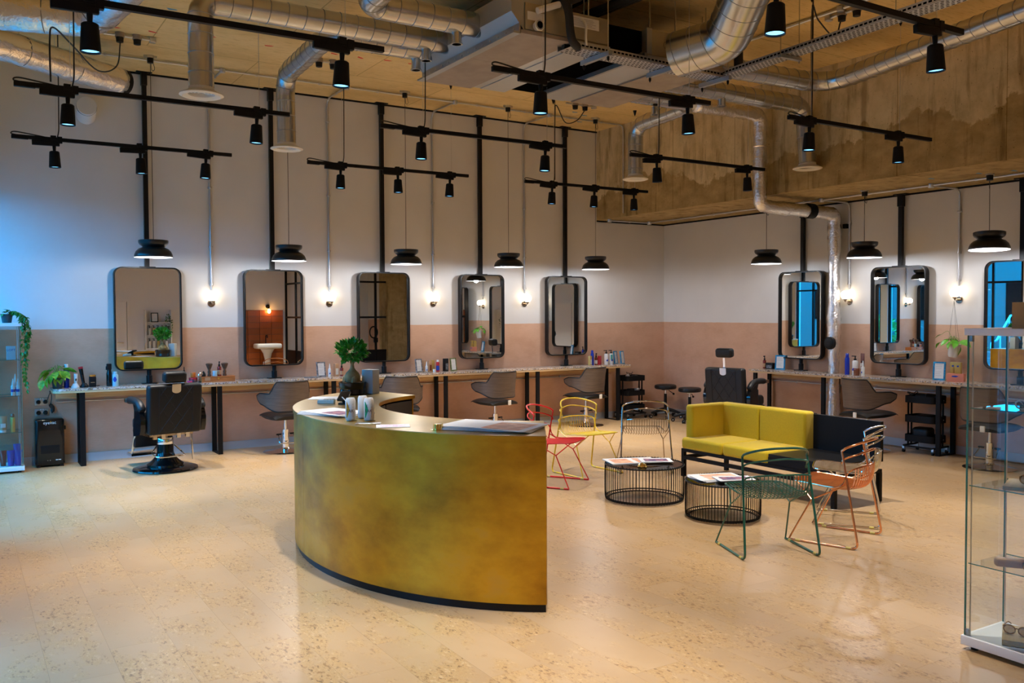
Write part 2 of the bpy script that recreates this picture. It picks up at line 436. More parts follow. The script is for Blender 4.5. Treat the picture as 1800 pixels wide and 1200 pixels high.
MT['chrome'] = M('chrome', (0.82,0.82,0.82), 0.07, 1.0)
MT['chrome_dk'] = M('dark_chrome', (0.46,0.40,0.34), 0.10, 1.0)
MT['steel'] = M('brushed_steel', (0.62,0.62,0.62), 0.28, 1.0)
MT['gold'] = M('polished_brass', (0.83,0.60,0.20), 0.15, 1.0)
MT['copper'] = M('polished_copper', (0.90,0.45,0.25), 0.13, 1.0)
MT['mirror'] = M('mirror_silver', (0.86,0.88,0.86), 0.0, 1.0)
MT['glass'] = thin_glass('clear_glass', (0.93,0.965,0.95))
MT['glass_edge'] = M('green_glass_edge', (0.02,0.20,0.16), 0.08, coat=0.4)
MT['window_glass'] = thin_glass('window_glass', (0.96,0.98,1.0))
MT['smoked'] = thin_glass('smoked_glass', (0.50,0.46,0.44), 0.25)
MT['ply'] = wood_mat('birch_ply', (0.62,0.42,0.21), (0.76,0.57,0.33), 5, (0.6,10,10), 0.5)
MT['sofa'] = M('mustard_wool', (0.60,0.41,0.001), 0.85, col2=(0.68,0.475,0.004), scale=160, detail=2, bump=0.35, bscale=260, sheen=0.2, bdist=0.003)
MT['leather'] = M('black_leather', (0.009,0.009,0.010), 0.42, spec=0.3, bump=0.12, scale=180, bdist=0.002)
MT['oak_grey'] = wood_mat('grey_brown_wood', (0.088,0.060,0.044), (0.155,0.112,0.084), 7, (0.8,0.8,16), 0.42)
MT['yellow_tube'] = M('yellow_enamel', (0.80,0.55,0.03), 0.28, coat=0.4)
MT['red_tube'] = M('red_enamel', (0.72,0.012,0.012), 0.30, coat=0.4)
MT['green_tube'] = M('dark_green_enamel', (0.006,0.115,0.085), 0.30, coat=0.4)
MT['conduit'] = M('galvanised_conduit', (0.60,0.60,0.60), 0.35, 0.9)
MT['globe'] = M('lit_opal_glass', (0.95,0.9,0.82), 0.3, emit=(1.0,0.80,0.55), estr=GLOBE_STR)
MT['bulb'] = M('lit_filament_bulb', (0.9,0.6,0.3), 0.3, emit=(1.0,0.45,0.12), estr=30.0)
MT['lens'] = M('lit_spot_lens', (0.3,0.5,0.7), 0.2, emit=(0.22,0.62,1.0), estr=1.7)
MT['shade_in'] = M('white_shade_inside', (0.85,0.85,0.86), 0.4)
MT['shade'] = M('black_spun_metal', (0.014,0.015,0.017), 0.28, metal=0.3)
MT['paper'] = M('white_paper', (0.80,0.80,0.80), 0.55)
MT['print_line'] = M('grey_print', (0.50,0.50,0.52), 0.6)
MT['ink'] = M('black_ink', (0.02,0.02,0.02), 0.5)
MT['blue_ink'] = M('blue_ink', (0.01,0.06,0.45), 0.4)
MT['peach_print'] = M('peach_photo_print', (0.88,0.48,0.28), 0.5, col2=(0.66,0.28,0.16), scale=14, lo=0.42, hi=0.6)
MT['purple_print'] = M('purple_photo_print', (0.10,0.06,0.16), 0.5, col2=(0.45,0.20,0.22), scale=26, lo=0.45, hi=0.65)
MT['pink_print'] = M('pastel_flyer_print', (0.80,0.72,0.78), 0.5, col2=(0.78,0.40,0.60), scale=60, lo=0.5, hi=0.58)
MT['board'] = M('grey_duct_board', (0.30,0.245,0.20), 0.7, col2=(0.36,0.30,0.25), scale=6)
MT['duct_blue'] = M('grey_sheet_steel', (0.40,0.42,0.44), 0.38, metal=0.75)
MT['unit'] = M('fan_coil_casing', (0.40,0.35,0.25), 0.42, metal=0.55, col2=(0.46,0.41,0.30), scale=4)
MT['strip'] = M('pale_sheet_steel', (0.62,0.62,0.60), 0.34, metal=0.8)
MT['void'] = M('opening_darkness', (0.003,0.003,0.003), 1.0, spec=0.0)  # near-black without specular: shade inside openings put into the colour
MT['rubber'] = M('black_rubber', (0.012,0.012,0.012), 0.75, bump=0.2, scale=60, bdist=0.004)
MT['cable'] = M('black_cable', (0.010,0.010,0.010), 0.55)
MT['red_mark'] = M('red_spray_mark', (0.72,0.06,0.04), 0.8)
MT['blue_mark'] = M('blue_chalk_mark', (0.10,0.28,0.45), 0.8)
MT['leaf'] = M('green_leaf', (0.025,0.17,0.015), 0.4, rnd=0.3)
MT['leaf_lime'] = M('variegated_pothos_leaf', (0.10,0.36,0.015), 0.35, col2=(0.40,0.58,0.05), scale=24, lo=0.45, hi=0.6, rnd=0.15)
MT['leaf_dark'] = M('glossy_bonsai_leaf', (0.012,0.16,0.015), 0.35, col2=(0.04,0.34,0.02), scale=30)
MT['stem'] = M('green_stem', (0.20,0.30,0.06), 0.6)
MT['bark'] = M('pale_bark', (0.20,0.14,0.06), 0.8, col2=(0.30,0.24,0.10), scale=20, bump=0.4, bdist=0.01)
MT['soil'] = M('soil', (0.12,0.05,0.02), 0.9, col2=(0.2,0.09,0.04), scale=60, bump=0.6)
MT['pot_grey'] = M('dark_grey_pot', (0.035,0.045,0.05), 0.5)
MT['grey_box'] = M('pale_grey_card', (0.45,0.48,0.48), 0.45)
MT['wood_orange'] = wood_mat('orange_cedar', (0.46,0.13,0.03), (0.62,0.21,0.055), 5, (1,9,9), 0.45)
MT['wood_brown'] = wood_mat('dark_turned_wood', (0.10,0.04,0.015), (0.17,0.075,0.03), 9, (8,8,1), 0.4)
MT['wood_light'] = wood_mat('light_display_wood', (0.52,0.34,0.12), (0.62,0.43,0.18), 5, (1,10,10), 0.5)
MT['bristle'] = M('brown_bristle', (0.10,0.05,0.025), 0.8, bump=0.5, scale=120, bdist=0.004)
MT['cobalt'] = M('cobalt_blue_plastic', (0.006,0.03,0.42), 0.25)
MT['sky_plastic'] = M('pale_blue_plastic', (0.42,0.68,0.78), 0.35)
MT['amber'] = M('amber_bottle', (0.20,0.055,0.02), 0.15, coat=0.4)
MT['maroon'] = M('maroon_bottle', (0.22,0.02,0.015), 0.2, coat=0.3)
MT['red_box'] = M('red_box', (0.50,0.02,0.03), 0.4)
MT['gold_box'] = M('gold_foil_card', (0.62,0.42,0.12), 0.35, metal=0.5)
MT['tan_box'] = M('copper_foil_card', (0.58,0.34,0.19), 0.4, metal=0.3)
MT['salmon'] = M('salmon_card', (0.72,0.25,0.16), 0.5)
MT['teal_print'] = M('teal_label', (0.05,0.33,0.33), 0.4)
MT['orange_print'] = M('orange_label', (0.85,0.36,0.01), 0.4)
MT['green_print'] = M('green_label', (0.01,0.42,0.14), 0.4)
MT['marble_frame'] = M('marbled_frame', (0.05,0.06,0.075), 0.35, col2=(0.30,0.32,0.36), scale=40)
MT['green_frame'] = M('green_frame', (0.07,0.10,0.025), 0.4, col2=(0.20,0.22,0.08), scale=40)
MT['blue_frame'] = M('blue_frame', (0.0,0.12,0.32), 0.35, col2=(0.02,0.30,0.55), scale=40)
MT['card'] = M('brown_cardboard', (0.46,0.27,0.10), 0.75)
MT['tort'] = M('tortoiseshell', (0.10,0.04,0.015), 0.15, col2=(0.50,0.24,0.08), scale=40, coat=0.4)
MT['choc'] = M('chocolate_tube', (0.14,0.045,0.03), 0.4)
MT['orange_pl'] = M('orange_plastic', (0.75,0.19,0.02), 0.35)
MT['pink_pl'] = M('pink_plastic', (0.60,0.05,0.18), 0.4)
MT['mint'] = M('mint_tube', (0.42,0.55,0.46), 0.35)
MT['tile_orange'] = M('rust_glazed_tile', (0.40,0.10,0.02), 0.25, rnd=0.2)
MT['brick_blue'] = M('dark_outdoor_brick', (0.10,0.095,0.09), 0.8)
MT['ground'] = M('outdoor_paving', (0.16,0.16,0.16), 0.8)
MT['hedge'] = M('outdoor_leaf', (0.10,0.30,0.06), 0.6)
MT['plate_metal'] = M('steel_socket_plate', (0.42,0.43,0.42), 0.35, 0.8)

MT['desk_inner'] = M('dark_brown_laminate', (0.030,0.022,0.019), 0.5)
def _brass_top():
    m, nt, bs, vec = base('brushed_brass_top')
    nt.links.new(ramp(nt, noise(nt, vec, 2.4, 6), [(0.3, (0.47,0.33,0.11)), (0.7, (0.58,0.42,0.16))]), bs.inputs['Base Color'])
    bs.inputs['Metallic'].default_value = 0.85; bs.inputs['Roughness'].default_value = 0.30
    bump(nt, bs, noise(nt, vec, 90, 2, (1,0.06,1)), 0.05, 0.001); return m
MT['brass_top'] = _brass_top()
MT['smoked_black'] = M('smoked_black_window', (0.006,0.006,0.007), 0.08, spec=0.4)
MT['seam'] = M('duct_seam_grey', (0.30,0.29,0.28), 0.4, 0.9)  # dark grey metal for the seam rings and tape joints
MT['leaf_bright'] = M('bright_pothos_leaf', (0.06,0.34,0.015), 0.35, col2=(0.16,0.46,0.03), scale=18, rnd=0.15)
# ================================================================== the room
XW, YB, ZC, XB, ZS = -10.95, -13.2, 4.69, -1.45, 3.25
fl = struct('floor', MB().box(XW-0.2, YB-0.2, -0.12, 0.2, 0.2, -0.009), MT['grout'], 'pale cork plank floor of the salon')
PWD, PLN = 0.30, 1.03
_pm = MB()
_e = 0.00012
_pm.add([(_e,_e,-0.006),(PWD-_e,_e,-0.006),(PWD-_e,PLN-_e,-0.006),(_e,PLN-_e,-0.006),
         (_e+.0002,_e+.0002,0),(PWD-_e-.0002,_e+.0002,0),(PWD-_e-.0002,PLN-_e-.0002,0),(_e+.0002,PLN-_e-.0002,0)],
        [(4,5,6,7),(0,1,5,4),(1,2,6,5),(2,3,7,6),(3,0,4,7)])
plank_me = _pm.mesh('plank', MT['floor'])
cells = []
_ci = cam_ob.matrix_world.inverted()
for i in range(37):
    for j in range(-1, 13):
        x = XW+0.02+i*PWD; y = YB+j*PLN+(0.0, 0.35, 0.69)[i % 3]
        if x+PWD > 0.12 or y > 0.0 or y+PLN < YB: continue
        c = _ci @ Vector((x+PWD/2, y+PLN/2, 0)); d = -c.z
        vis = d > 1.0 and abs(c.x/d) < 0.64 and abs(c.y/d) < 0.45
        cells.append(((0 if vis else 1), math.hypot(x+5.6+PWD/2, y+5.0) if not vis else d, x, y))
cells.sort()
rest = MB()
for k, (_, _, x, y) in enumerate(cells):
    if k < 290: link('plank', plank_me, fl, (x, y, 0))
    else: rest.join(_pm, TR(x, y, 0))
rs = part('far_planks', rest, MT['floor'], fl); rs['kind'] = 'stuff'

struct('ceiling', MB().box(XW-0.2, YB-0.2, ZC, 0.2, 0.2, ZC+0.2), MT['ceil'], 'bare concrete ceiling with board marks')
struct('ceiling_beam', MB().box(XB, YB, ZS, 0.2, 0.0, ZC), MT['beam'], 'deep stained concrete downstand over the right-hand side')
struct('wall_left', MB().box(-10.52, 0.0, -0.1, 0.2, 0.2, ZC), MT['wall'], 'long plaster wall, white above and pink below')
struct('wall_right', MB().box(0.0, YB-0.2, -0.1, 0.2, 0.0, ZS), MT['wall'], 'plaster wall under the concrete downstand, white above and pink below')
struct('wall_back', MB().box(XW-0.2, YB-0.2, -0.1, 0.2, YB, ZC), MT['white'])
struct('shadow_gap_trim_1', MB().box(-10.32, -0.014, ZC-0.022, XB, 0.0, ZC), MT['black'])  # black strips stand for the shade in the ceiling and soffit shadow gaps
struct('shadow_gap_trim_2', MB().box(XB, -0.014, ZS-0.022, 0.0, 0.0, ZS), MT['black'])
struct('shadow_gap_trim_3', MB().box(-0.014, YB, ZS-0.022, 0.0, -0.014, ZS), MT['black'])
struct('baseboard_left', MB().box(-10.32, -0.016, 0.0, 0.0, 0.0, 0.10), MT['skirting'])
struct('baseboard_right', MB().box(-0.016, YB, 0.0, 0.0, -0.016, 0.10), MT['skirting'])

# street front: a glazed bay next to the long wall, then a set-back stretch of wall with one more window
XY, YS = -10.32, -5.2          # face of the bay, and where it steps back
spans = [(XY,-0.04,-2.35),(XY,-2.55,-3.75),(XW,-6.3,-7.6)]
w = MB(); z0w, z1w = 0.12, 3.25
def pier(X, ya, yb, za, zb): w.box(X-0.2, yb, za, X, ya, zb)
for X, y1, y0 in ((XY, 0.0, YS), (XW, YS-0.2, YB)):
    pier(X, y1, y0, -0.1, z0w); pier(X, y1, y0, z1w, ZC); prev = y1
    for (X2, a, b) in spans:
        if X2 == X: pier(X, prev, a, z0w, z1w); prev = b
    pier(X, prev, y0, z0w, z1w)
w.box(XW-0.2, YS-0.2, -0.1, XY, YS, ZC)
struct('wall_window', w, MT['white'])
for k, (X, a, b) in enumerate(spans):
    f = MB(); x0, x1 = X-0.10, X-0.03; t = 0.045
    f.box(x0, b, z0w, x1, a, z0w+t).box(x0, b, z1w-t, x1, a, z1w).box(x0, a-t, z0w+t, x1, a, z1w-t).box(x0, b, z0w+t, x1, b+t, z1w-t)
    mid = (a+b)/2; f.box(x0, mid-t/2, z0w+t, x1, mid+t/2, z1w-t).box(x0, b+t, 2.35, x1, mid-t/2, 2.35+t).box(x0, mid+t/2, 2.35, x1, a-t, 2.35+t)
    wn = struct('window_%d' % (k+1), f, MT['black_sat'])
    for (ya, yb) in ((b+t, mid-t/2), (mid+t/2, a-t)):
        for (za, zb) in ((z0w+t, 2.35), (2.35+t, z1w-t)):
            part('pane', MB().add([(X-0.065, ya, za), (X-0.065, yb, za), (X-0.065, yb, zb), (X-0.065, ya, zb)], [(0,1,2,3)]), MT['window_glass'], wn)

# door, column, glass screen at the back of the room (seen in the mirrors)
d = struct('door_1', MB().box(-7.55, YB, 0.0, -6.66, YB+0.045, 2.06), MT['white'])
part('door_frame', MB().box(-7.64, YB, 0, -7.56, YB+0.07, 2.15).box(-6.65, YB, 0, -6.57, YB+0.07, 2.15).box(-7.56, YB, 2.07, -6.65, YB+0.07, 2.15), MT['white'], d)
part('handle', MB().cyl((-6.76, YB+0.045, 1.02), (-6.76, YB+0.10, 1.02), 0.012, n=10).cyl((-6.76, YB+0.10, 1.02), (-6.90, YB+0.10, 1.02), 0.010, n=10), MT['chrome'], d)
struct('column', MB().box(-0.62, -10.95, 0.0, -0.06, -10.40, ZS), MT['beam'], 'square concrete column at the back of the salon')
pt = thing('glass_screen', 'black framed glass screen beside the concrete column, seen in a mirror', 'screen', (0,0,0))
fr = MB()
ys = -10.45
for x in (-2.52, -1.75, -0.97): fr.box(x, ys-0.03, 0, x+0.05, ys+0.03, 3.2)
for z in (0.0, 0.74, 1.62, 2.55): fr.box(-2.47, ys-0.025, z, -0.65, ys+0.025, z+0.05)
for y in (-13.15, -12.3, -11.4): fr.box(-2.52, y, 0, -2.47, y+0.05, 3.2)
for z in (0.0, 1.62, 2.55): fr.box(-2.515, -13.1, z, -2.475, ys-0.03, z+0.05)
part('frame', fr, MT['black'], pt)
part('kick_panel', MB().box(-2.47, ys-0.012, 0.05, -0.65, ys+0.012, 0.74), MT['black_sat'], pt)
part('kick_panel', MB().box(-2.505, -13.1, 0.05, -2.485, ys-0.03, 0.74), MT['black_sat'], pt)
part('pane', MB().add([(-2.47, ys, 0.79), (-0.65, ys, 0.79), (-0.65, ys, 3.2), (-2.47, ys, 3.2)], [(0,1,2,3)]), MT['glass'], pt)
part('ring_handle', MB().tube([(-1.03+0.11*math.cos(a*PI/8), ys+0.06, 1.25+0.15*math.sin(a*PI/8)) for a in range(16)], 0.018, 8, closed=True), MT['black'], pt)
part('lock_box', MB().box(-1.02, ys+0.03, 0.98, -0.92, ys+0.09, 1.10), MT['black'], pt)

# tiled splash wall with a pedestal basin and a bare bulb
tw = thing('tiled_splashback', 'rust glazed tiles behind the pedestal basin, seen in a mirror', 'tiles', (-3.9, YB+0.001, 0))
tb = MB().box(0, 0, 0, 0.32, 0.02, 0.158).mesh('tile', MT['tile_orange'])
part('backing', MB().box(0, 0, 0, 1.33, 0.006, 1.85), MT['soil'], tw)
for i in range(4):
    for j in range(11):
        if j*0.168+0.158 < 1.86: link('tile', tb, tw, (0.005+i*0.332, 0.004, 0.003+j*0.168))
bs_ = thing('pedestal_basin', 'white pedestal washbasin with black tap, seen in a mirror', 'basin', (-3.1, YB+0.03, 0))
part('pedestal', MB().lathe([(0,0),(0.15,0),(0.14,0.06),(0.085,0.14),(0.08,0.5),(0.12,0.66),(0.19,0.78),(0,0.78)], 20, (0,0.24,0)), MT['white_gloss'], bs_)
part('bowl', MB().rbox((0,0.26,0.86), (0.34,0.24,0.07), 0.05), MT['white_gloss'], bs_)
part('tap', MB().tube(fillet([(0,0.10,0.92),(0,0.10,1.15),(0,0.24,1.15),(0,0.24,1.08)], 0.05), 0.015, 8), MT['black'], bs_)
wl = thing('bulb_wall_lamp', 'black wall lamp with a glowing amber bulb above the basin', 'lamp', (-3.0, YB+0.001, 1.95))
part('bracket', MB().cyl((0,0,0), (0,0.03,0), 0.055, n=16).tube(fillet([(0,0.03,0),(0,0.14,0),(0,0.14,-0.06)], 0.03), 0.014, 8), MT['black'], wl)
part('bulb', MB().sphere((0,0.14,-0.13), 0.045, 14, 10, (1,1,1.4)), MT['bulb'], wl)

# outside: ground, a building, hedge, steps with a railing
struct('street_ground', MB().box(-45, -32, -0.35, XW-0.2, 20, -0.15), MT['ground'])
bd = thing('street_building', 'brick building across the street seen through the windows', 'building', (-27,0,-0.15))
part('facade', MB().box(-4,-30,0,0,18,4.4), MT['brick_blue'], bd)
wm = MB().box(0,0,0,0.06,1.6,1.5).mesh('window', MT['void'])
for i in range(12):
    link('window', wm, bd, (0, -26+i*3.6, 1.5))
st = thing('entrance_steps', 'pale concrete steps outside the window', 'steps', (-16.5,-2.4,-0.15))
for k in range(4): part('step', MB().box(-0.35*k-0.35, -2.2, 0, -0.35*k, 2.2, 0.17*(k+1)), MT['ground'], st)
rl = thing('handrail', 'pale steel handrail beside the outdoor steps', 'railing', (-16.4,-1.6,-0.15))
part('rail', MB().tube(fillet([(0.3,0,0),(0.3,0,1.0),(-0.2,0,1.05),(-1.6,0,1.75),(-2.4,0,1.75)], 0.08), 0.03, 8), MT['steel'], rl)
for k in (-0.6,-1.5): part('post', MB().cyl((k,0,0.1), (k,0,1.25-0.5*(k+0.6)), 0.025, n=8), MT['steel'], rl)
def leafcloud(n, c, rad, size, flat=1.0):
    m = MB()
    for _ in range(n):
        u = Vector((random.gauss(0,1), random.gauss(0,1), random.gauss(0,1))).normalized()*(0.55+0.45*random.random())
        p = Vector((c[0]+u.x*rad[0], c[1]+u.y*rad[1], c[2]+u.z*rad[2]))
        dr = (u+Vector((random.uniform(-.7,.7), random.uniform(-.7,.7), random.uniform(-.4,.7)))).normalized()
        sd = dr.cross(Vector((random.uniform(-1,1), random.uniform(-1,1), random.uniform(-1,1)))).normalized()
        up = dr.cross(sd); s = size*random.uniform(0.7, 1.25)
        a = p; b = p+dr*s*0.5+sd*s*0.28+up*s*0.06; e = p+dr*s; f = p+dr*s*0.5-sd*s*0.28+up*s*0.06
        m.add([a,b,e,f], [(0,1,2),(0,2,3)])
    return m
for k, (x, y, h) in enumerate(((-19,0.6,1.5),(-19.5,-5.2,1.9),(-18.5,-8.4,1.5))):
    hb = thing('street_shrub', ('leafy shrub by the outdoor steps', 'tall leafy shrub further along the street', 'leafy shrub at the near end of the street')[k], 'shrub', (x,y,-0.15))
    part('stem', MB().cyl((0,0,0), (0,0,h*0.6), 0.06, 0.03, 8), MT['bark'], hb)
    lf = part('foliage', leafcloud(900, (0,0,h*0.62), (1.1,1.2,h*0.55), 0.22), MT['hedge'], hb); lf['kind'] = 'stuff'
# ================================================================== ceiling services
def ring_spots(path, step, start=0.05):
    P = [Vector(p) for p in path]; out = []; acc = 0.0; nxt = start
    for i in range(len(P)-1):
        Ls = (P[i+1]-P[i]).length
        while nxt <= acc+Ls and Ls > 1e-6:
            out.append((P[i].lerp(P[i+1], (nxt-acc)/Ls), (P[i+1]-P[i]).normalized())); nxt += step
        acc += Ls
    return out
_rings = {}
def add_rings(o, name, path, r, step, mat, rr=0.0032, n=28, tilt=0.10):
    key = (round(r,4), mat, rr)
    if key not in _rings: _rings[key] = MB().tube([((r+0.001)*math.cos(2*PI*k/n), (r+0.001)*math.sin(2*PI*k/n), 0) for k in range(n)], rr, 4, closed=True).mesh(name, MT[mat])
    for c, t in ring_spots(path, step):
        q = link(name, _rings[key], o, c); q.rotation_euler = (t+Vector((0,0,tilt*abs(t.x)+tilt*abs(t.y)))).to_track_quat('Z', 'X').to_euler()
def crinkle(pts, rad, n, jit, step):
    P = [Vector(pts[0])]
    for a, b in zip(pts, pts[1:]):
        a, b = Vector(a), Vector(b); m = max(1, int((b-a).length/step))
        for k in range(1, m+1): P.append(a.lerp(b, k/m))
    mb = MB().tube(P, [rad(p) for p in P], n)
    for i, p in enumerate(P):
        for k in range(n):
            v = Vector(mb.v[i*n+k]); d_ = v-p; mb.v[i*n+k] = tuple(p+d_*(1+random.uniform(-jit,jit)))
    return mb
def duct(name, label, pts, r, fr=0.2, mat='galv', step=0.155, diffuser=False, group=None, rings=True, n=28):
    o = thing(name, label, 'duct', (0,0,0), 0, group); path = fillet(pts, fr, 8)
    part('pipe', MB().tube(path, r, n), MT[mat], o)
    if rings: add_rings(o, 'seam_ring', path, r, step, 'seam')
    if diffuser:
        e = pts[-1]
        part('diffuser', MB().lathe([(r*0.98,0.05),(r*1.05,0.02),(r*1.72,-0.012),(r*1.74,-0.02),(r*1.5,-0.03),(r*1.05,-0.012),(r*1.0,0.0)], 36, e), MT['cream'], o)
        for q in (0.82, 0.55, 0.28): part('diffuser_cone', MB().lathe([(r*q,0.0),(r*(q-0.12),0.03),(r*(q-0.14),0.03),(r*(q-0.02),-0.004),(r*q,0.0)], 28, e), MT['cream'], o)
        part('damper', MB().lathe([(0,0.035),(r*0.97,0.035)], 28, e), MT['void'], o)
    return o
duct('spiral_duct', 'steel spiral duct dropping to a round diffuser above the first barber station', [(-6.33,-4.14,4.3),(-8.64,-4.14,4.3),(-8.64,-4.14,3.55)], 0.10, 0.16, diffuser=True)
duct('spiral_duct', 'steel spiral duct turning towards the wall and dropping between the second and third mirrors', [(-6.31,-3.80,4.3),(-7.42,-3.80,4.3),(-7.36,-2.32,4.28),(-7.35,-2.32,3.52)], 0.098, 0.24, diffuser=True)
duct('spiral_duct', 'steel spiral duct entering the grey plenum nearest the camera and bending towards it', [(-6.35,-4.74,4.3),(-7.46,-4.74,4.3),(-7.5,-7.2,4.34)], 0.105, 0.22)
duct('spiral_duct', 'steel spiral duct dropping to a round diffuser in front of the concrete downstand corner', [(-3.98,-3.62,4.27),(-2.72,-3.62,4.27),(-2.68,-2.46,4.22),(-2.68,-2.46,3.53)], 0.098, 0.22, diffuser=True)
duct('spiral_duct', 'steel spiral duct running to a drop with diffuser beside the concrete downstand', [(-3.98,-4.30,4.24),(-1.62,-4.34,4.24),(-1.62,-4.40,3.49)], 0.10, 0.2, diffuser=True)
duct('spiral_duct', 'long steel spiral duct sweeping along the concrete downstand to the upper right', [(-3.98,-4.88,4.30),(-2.0,-4.98,4.30),(-2.95,-8.6,4.28)], 0.105, 0.35)
duct('wide_spiral_duct', 'wide steel spiral duct elbow hanging in front of the second fan coil unit', [(-4.78,-5.56,4.08),(-4.62,-6.02,4.12),(-4.88,-6.55,4.42),(-5.0,-6.9,4.68)], 0.20, 0.35, step=0.16, n=36)
for k, (x, y) in enumerate(((-6.60,-4.74),(-6.60,-4.14),(-6.54,-3.80))):
    s = thing('duct_spigot', ('capped spigot under the duct nearest the camera', 'capped spigot under the middle duct at the plenum', 'capped spigot under the far duct at the plenum')[k], 'duct cap', (x, y, 4.3-0.10))
    part('collar', MB().lathe([(0.045,0.01),(0.045,-0.085),(0.053,-0.088),(0.053,-0.098),(0.04,-0.098),(0.04,-0.07),(0,-0.07)], 20), MT['galv'], s)
    part('blade', MB().box(-0.039,-0.008,-0.092,0.039,0.008,-0.072), MT['void'], s)
for k, (x, y) in enumerate(((-3.35,-3.62),(-2.98,-4.33))):
    s = thing('duct_spigot', ('capped spigot on the duct beside the right fan coil', 'capped spigot on the duct running to the concrete downstand')[k], 'duct cap', (x, y, 4.25-0.10))
    part('collar', MB().lathe([(0.045,0.01),(0.045,-0.07),(0.053,-0.073),(0.053,-0.083),(0.04,-0.083),(0.04,-0.06),(0,-0.06)], 20), MT['galv'], s)
# foil wrapped runs
o = thing('foil_duct', 'foil wrapped pipe dropping past the downstand and down the right wall to the floor', 'duct', (0,0,0))
pth = fillet([(-2.74,-3.66,4.25),(-1.62,-3.65,4.25),(-1.62,-3.65,3.10),(-0.135,-3.63,3.08),(-0.135,-3.63,0.0)], 0.12, 6)
def _fr(p): return 0.086+(0.010*math.sin(p.z*5.0)-0.004 if (p.z < 2.9 and p.x > -0.5) else 0.003*math.sin(p.z*9+p.x*7))
part('foil_jacket', crinkle(pth, _fr, 22, 0.085, 0.04), MT['foil'], o, sharp=2.5)
part('coupling', MB().cyl((-0.72,-3.642,3.09), (-0.60,-3.641,3.09), 0.101, n=24), MT['black'], o)
add_rings(o, 'tape_band', [(-1.62,-3.65,3.9),(-1.62,-3.65,3.3)], 0.088, 0.28, 'foil', 0.008, tilt=0)
part('pipe_clamp', MB().box(-0.06,-3.76,2.88,-0.0,-3.70,2.94), MT['black'], o)
fn = thing('round_wall_vent', 'round black grille fixed on the foil wrapped pipe', 'vent', (-0.222,-3.63,1.315))
part('grille', MB().lathe([(0,0.03),(0.03,0.034),(0.06,0.03),(0.085,0.018),(0.09,0.0),(0.09,-0.02),(0,-0.02)], 28).xf(Matrix.Rotation(-PI/2,4,'Y')), MT['black_plastic'], fn)
for q in (0.025,0.048,0.07): part('ring', MB().tube([(-0.030+0.0*q, q*math.cos(2*PI*k/24), q*math.sin(2*PI*k/24)) for k in range(24)], 0.004, 5, closed=True), MT['black'], fn)
def foil_run(label, pts, r, end=None):
    o = thing('foil_duct', label, 'duct', (0,0,0)); Q = fillet(pts, 0.3, 8)
    part('foil_jacket', crinkle(Q, lambda p: r, 34, 0.04, 0.055), MT['foil_big'], o, sharp=2.5)
    add_rings(o, 'tape_joint', Q, r, 0.62, 'seam', 0.004, tilt=0)
    if end:
        a, b = end; part('end_band', MB().cyl(a, b, r*0.99, n=28), MT['black'], o)
foil_run('large crinkled foil wrapped duct at the top left corner turning towards the camera', [(-10.32,-2.76,4.36),(-9.30,-3.02,4.36),(-9.0,-5.4,4.40)], 0.17)
foil_run('foil wrapped duct sloping across the top left, ending in a black band', [(-10.32,-2.20,4.30),(-9.97,-1.93,4.30),(-8.80,-1.05,4.30)], 0.145, ((-8.80,-1.05,4.30),(-8.755,-1.015,4.30)))
ws = thing('wall_vent_stub', 'short white pipe stub on the wall below the foil duct end', 'vent', (-9.02,-0.002,4.10))
part('pipe', MB().cyl((0,0,0),(-0.03,-0.34,0.05), 0.105, n=28), MT['white'], ws)
part('toothed_ring', MB().lathe([(0.1045,-0.02),(0.1065,-0.02),(0.1065,0.012),(0.1045,0.012),(0.1045,-0.02)], 28).xf(TR(-0.026,-0.30,0.045) @ Matrix.Rotation(PI/2,4,'X')), MT['black'], ws)

# fan coil units with plenum and bottom panels
Y0, Y1, ZB = -5.36, -3.55, 4.10
u = thing('fan_coil_unit', 'grey ducted fan coil unit with plenum that takes the three spiral ducts', 'air conditioner', (0,0,0))
part('plenum', MB().box(-6.30,Y0,ZB+0.012,-5.80,Y1,4.46), MT['duct_blue'], u)
part('bottom_board', MB().box(-6.33,Y0-0.01,ZB-0.02,-5.79,-4.50,ZB+0.01), MT['board'], u)
part('bottom_board', MB().box(-6.33,-4.495,ZB-0.02,-5.79,Y1+0.01,ZB+0.01), MT['board'], u)
part('flange', MB().box(-6.40,Y0,ZB-0.025,-6.332,Y1+0.01,ZB-0.01).box(-6.345,Y0,ZB-0.01,-6.332,Y1+0.01,ZB+0.07), MT['duct_blue'], u)
sc = MB()
for k in range(14): sc.cyl((-6.352,Y0+0.08+k*0.13,ZB+0.03), (-6.345,Y0+0.08+k*0.13,ZB+0.03), 0.008, n=6)
part('screws', sc, MT['strip'], u)
part('end_taper', MB().add([(-6.30,Y1,ZB+0.012),(-5.80,Y1,ZB+0.012),(-5.80,Y1,4.46),(-6.30,Y1,4.46),(-6.42,Y1+0.02,ZB+0.15),(-6.42,Y0,ZB+0.15),(-6.30,Y0,ZB+0.012),(-6.30,Y0,4.46),(-6.42,Y0,4.42),(-6.42,Y1+0.02,4.42)], [(0,4,5,6),(4,9,8,5),(3,7,8,9),(0,3,9,4),(6,5,8,7)]), MT['duct_blue'], u)
part('casing', MB().box(-5.80,Y0+0.01,ZB+0.012,-5.40,Y1+0.05,4.345), MT['unit'], u)
part('side_cover', MB().box(-6.29,Y0-0.012,ZB+0.02,-5.41,Y0-0.002,4.34), MT['unit'], u)
part('bottom_strip', MB().box(-5.785,Y0,ZB-0.005,-5.68,Y1,ZB+0.008), MT['strip'], u)
part('bottom_strip', MB().box(-5.675,Y0,ZB-0.012,-5.385,Y1,ZB+0.008), MT['strip'], u)
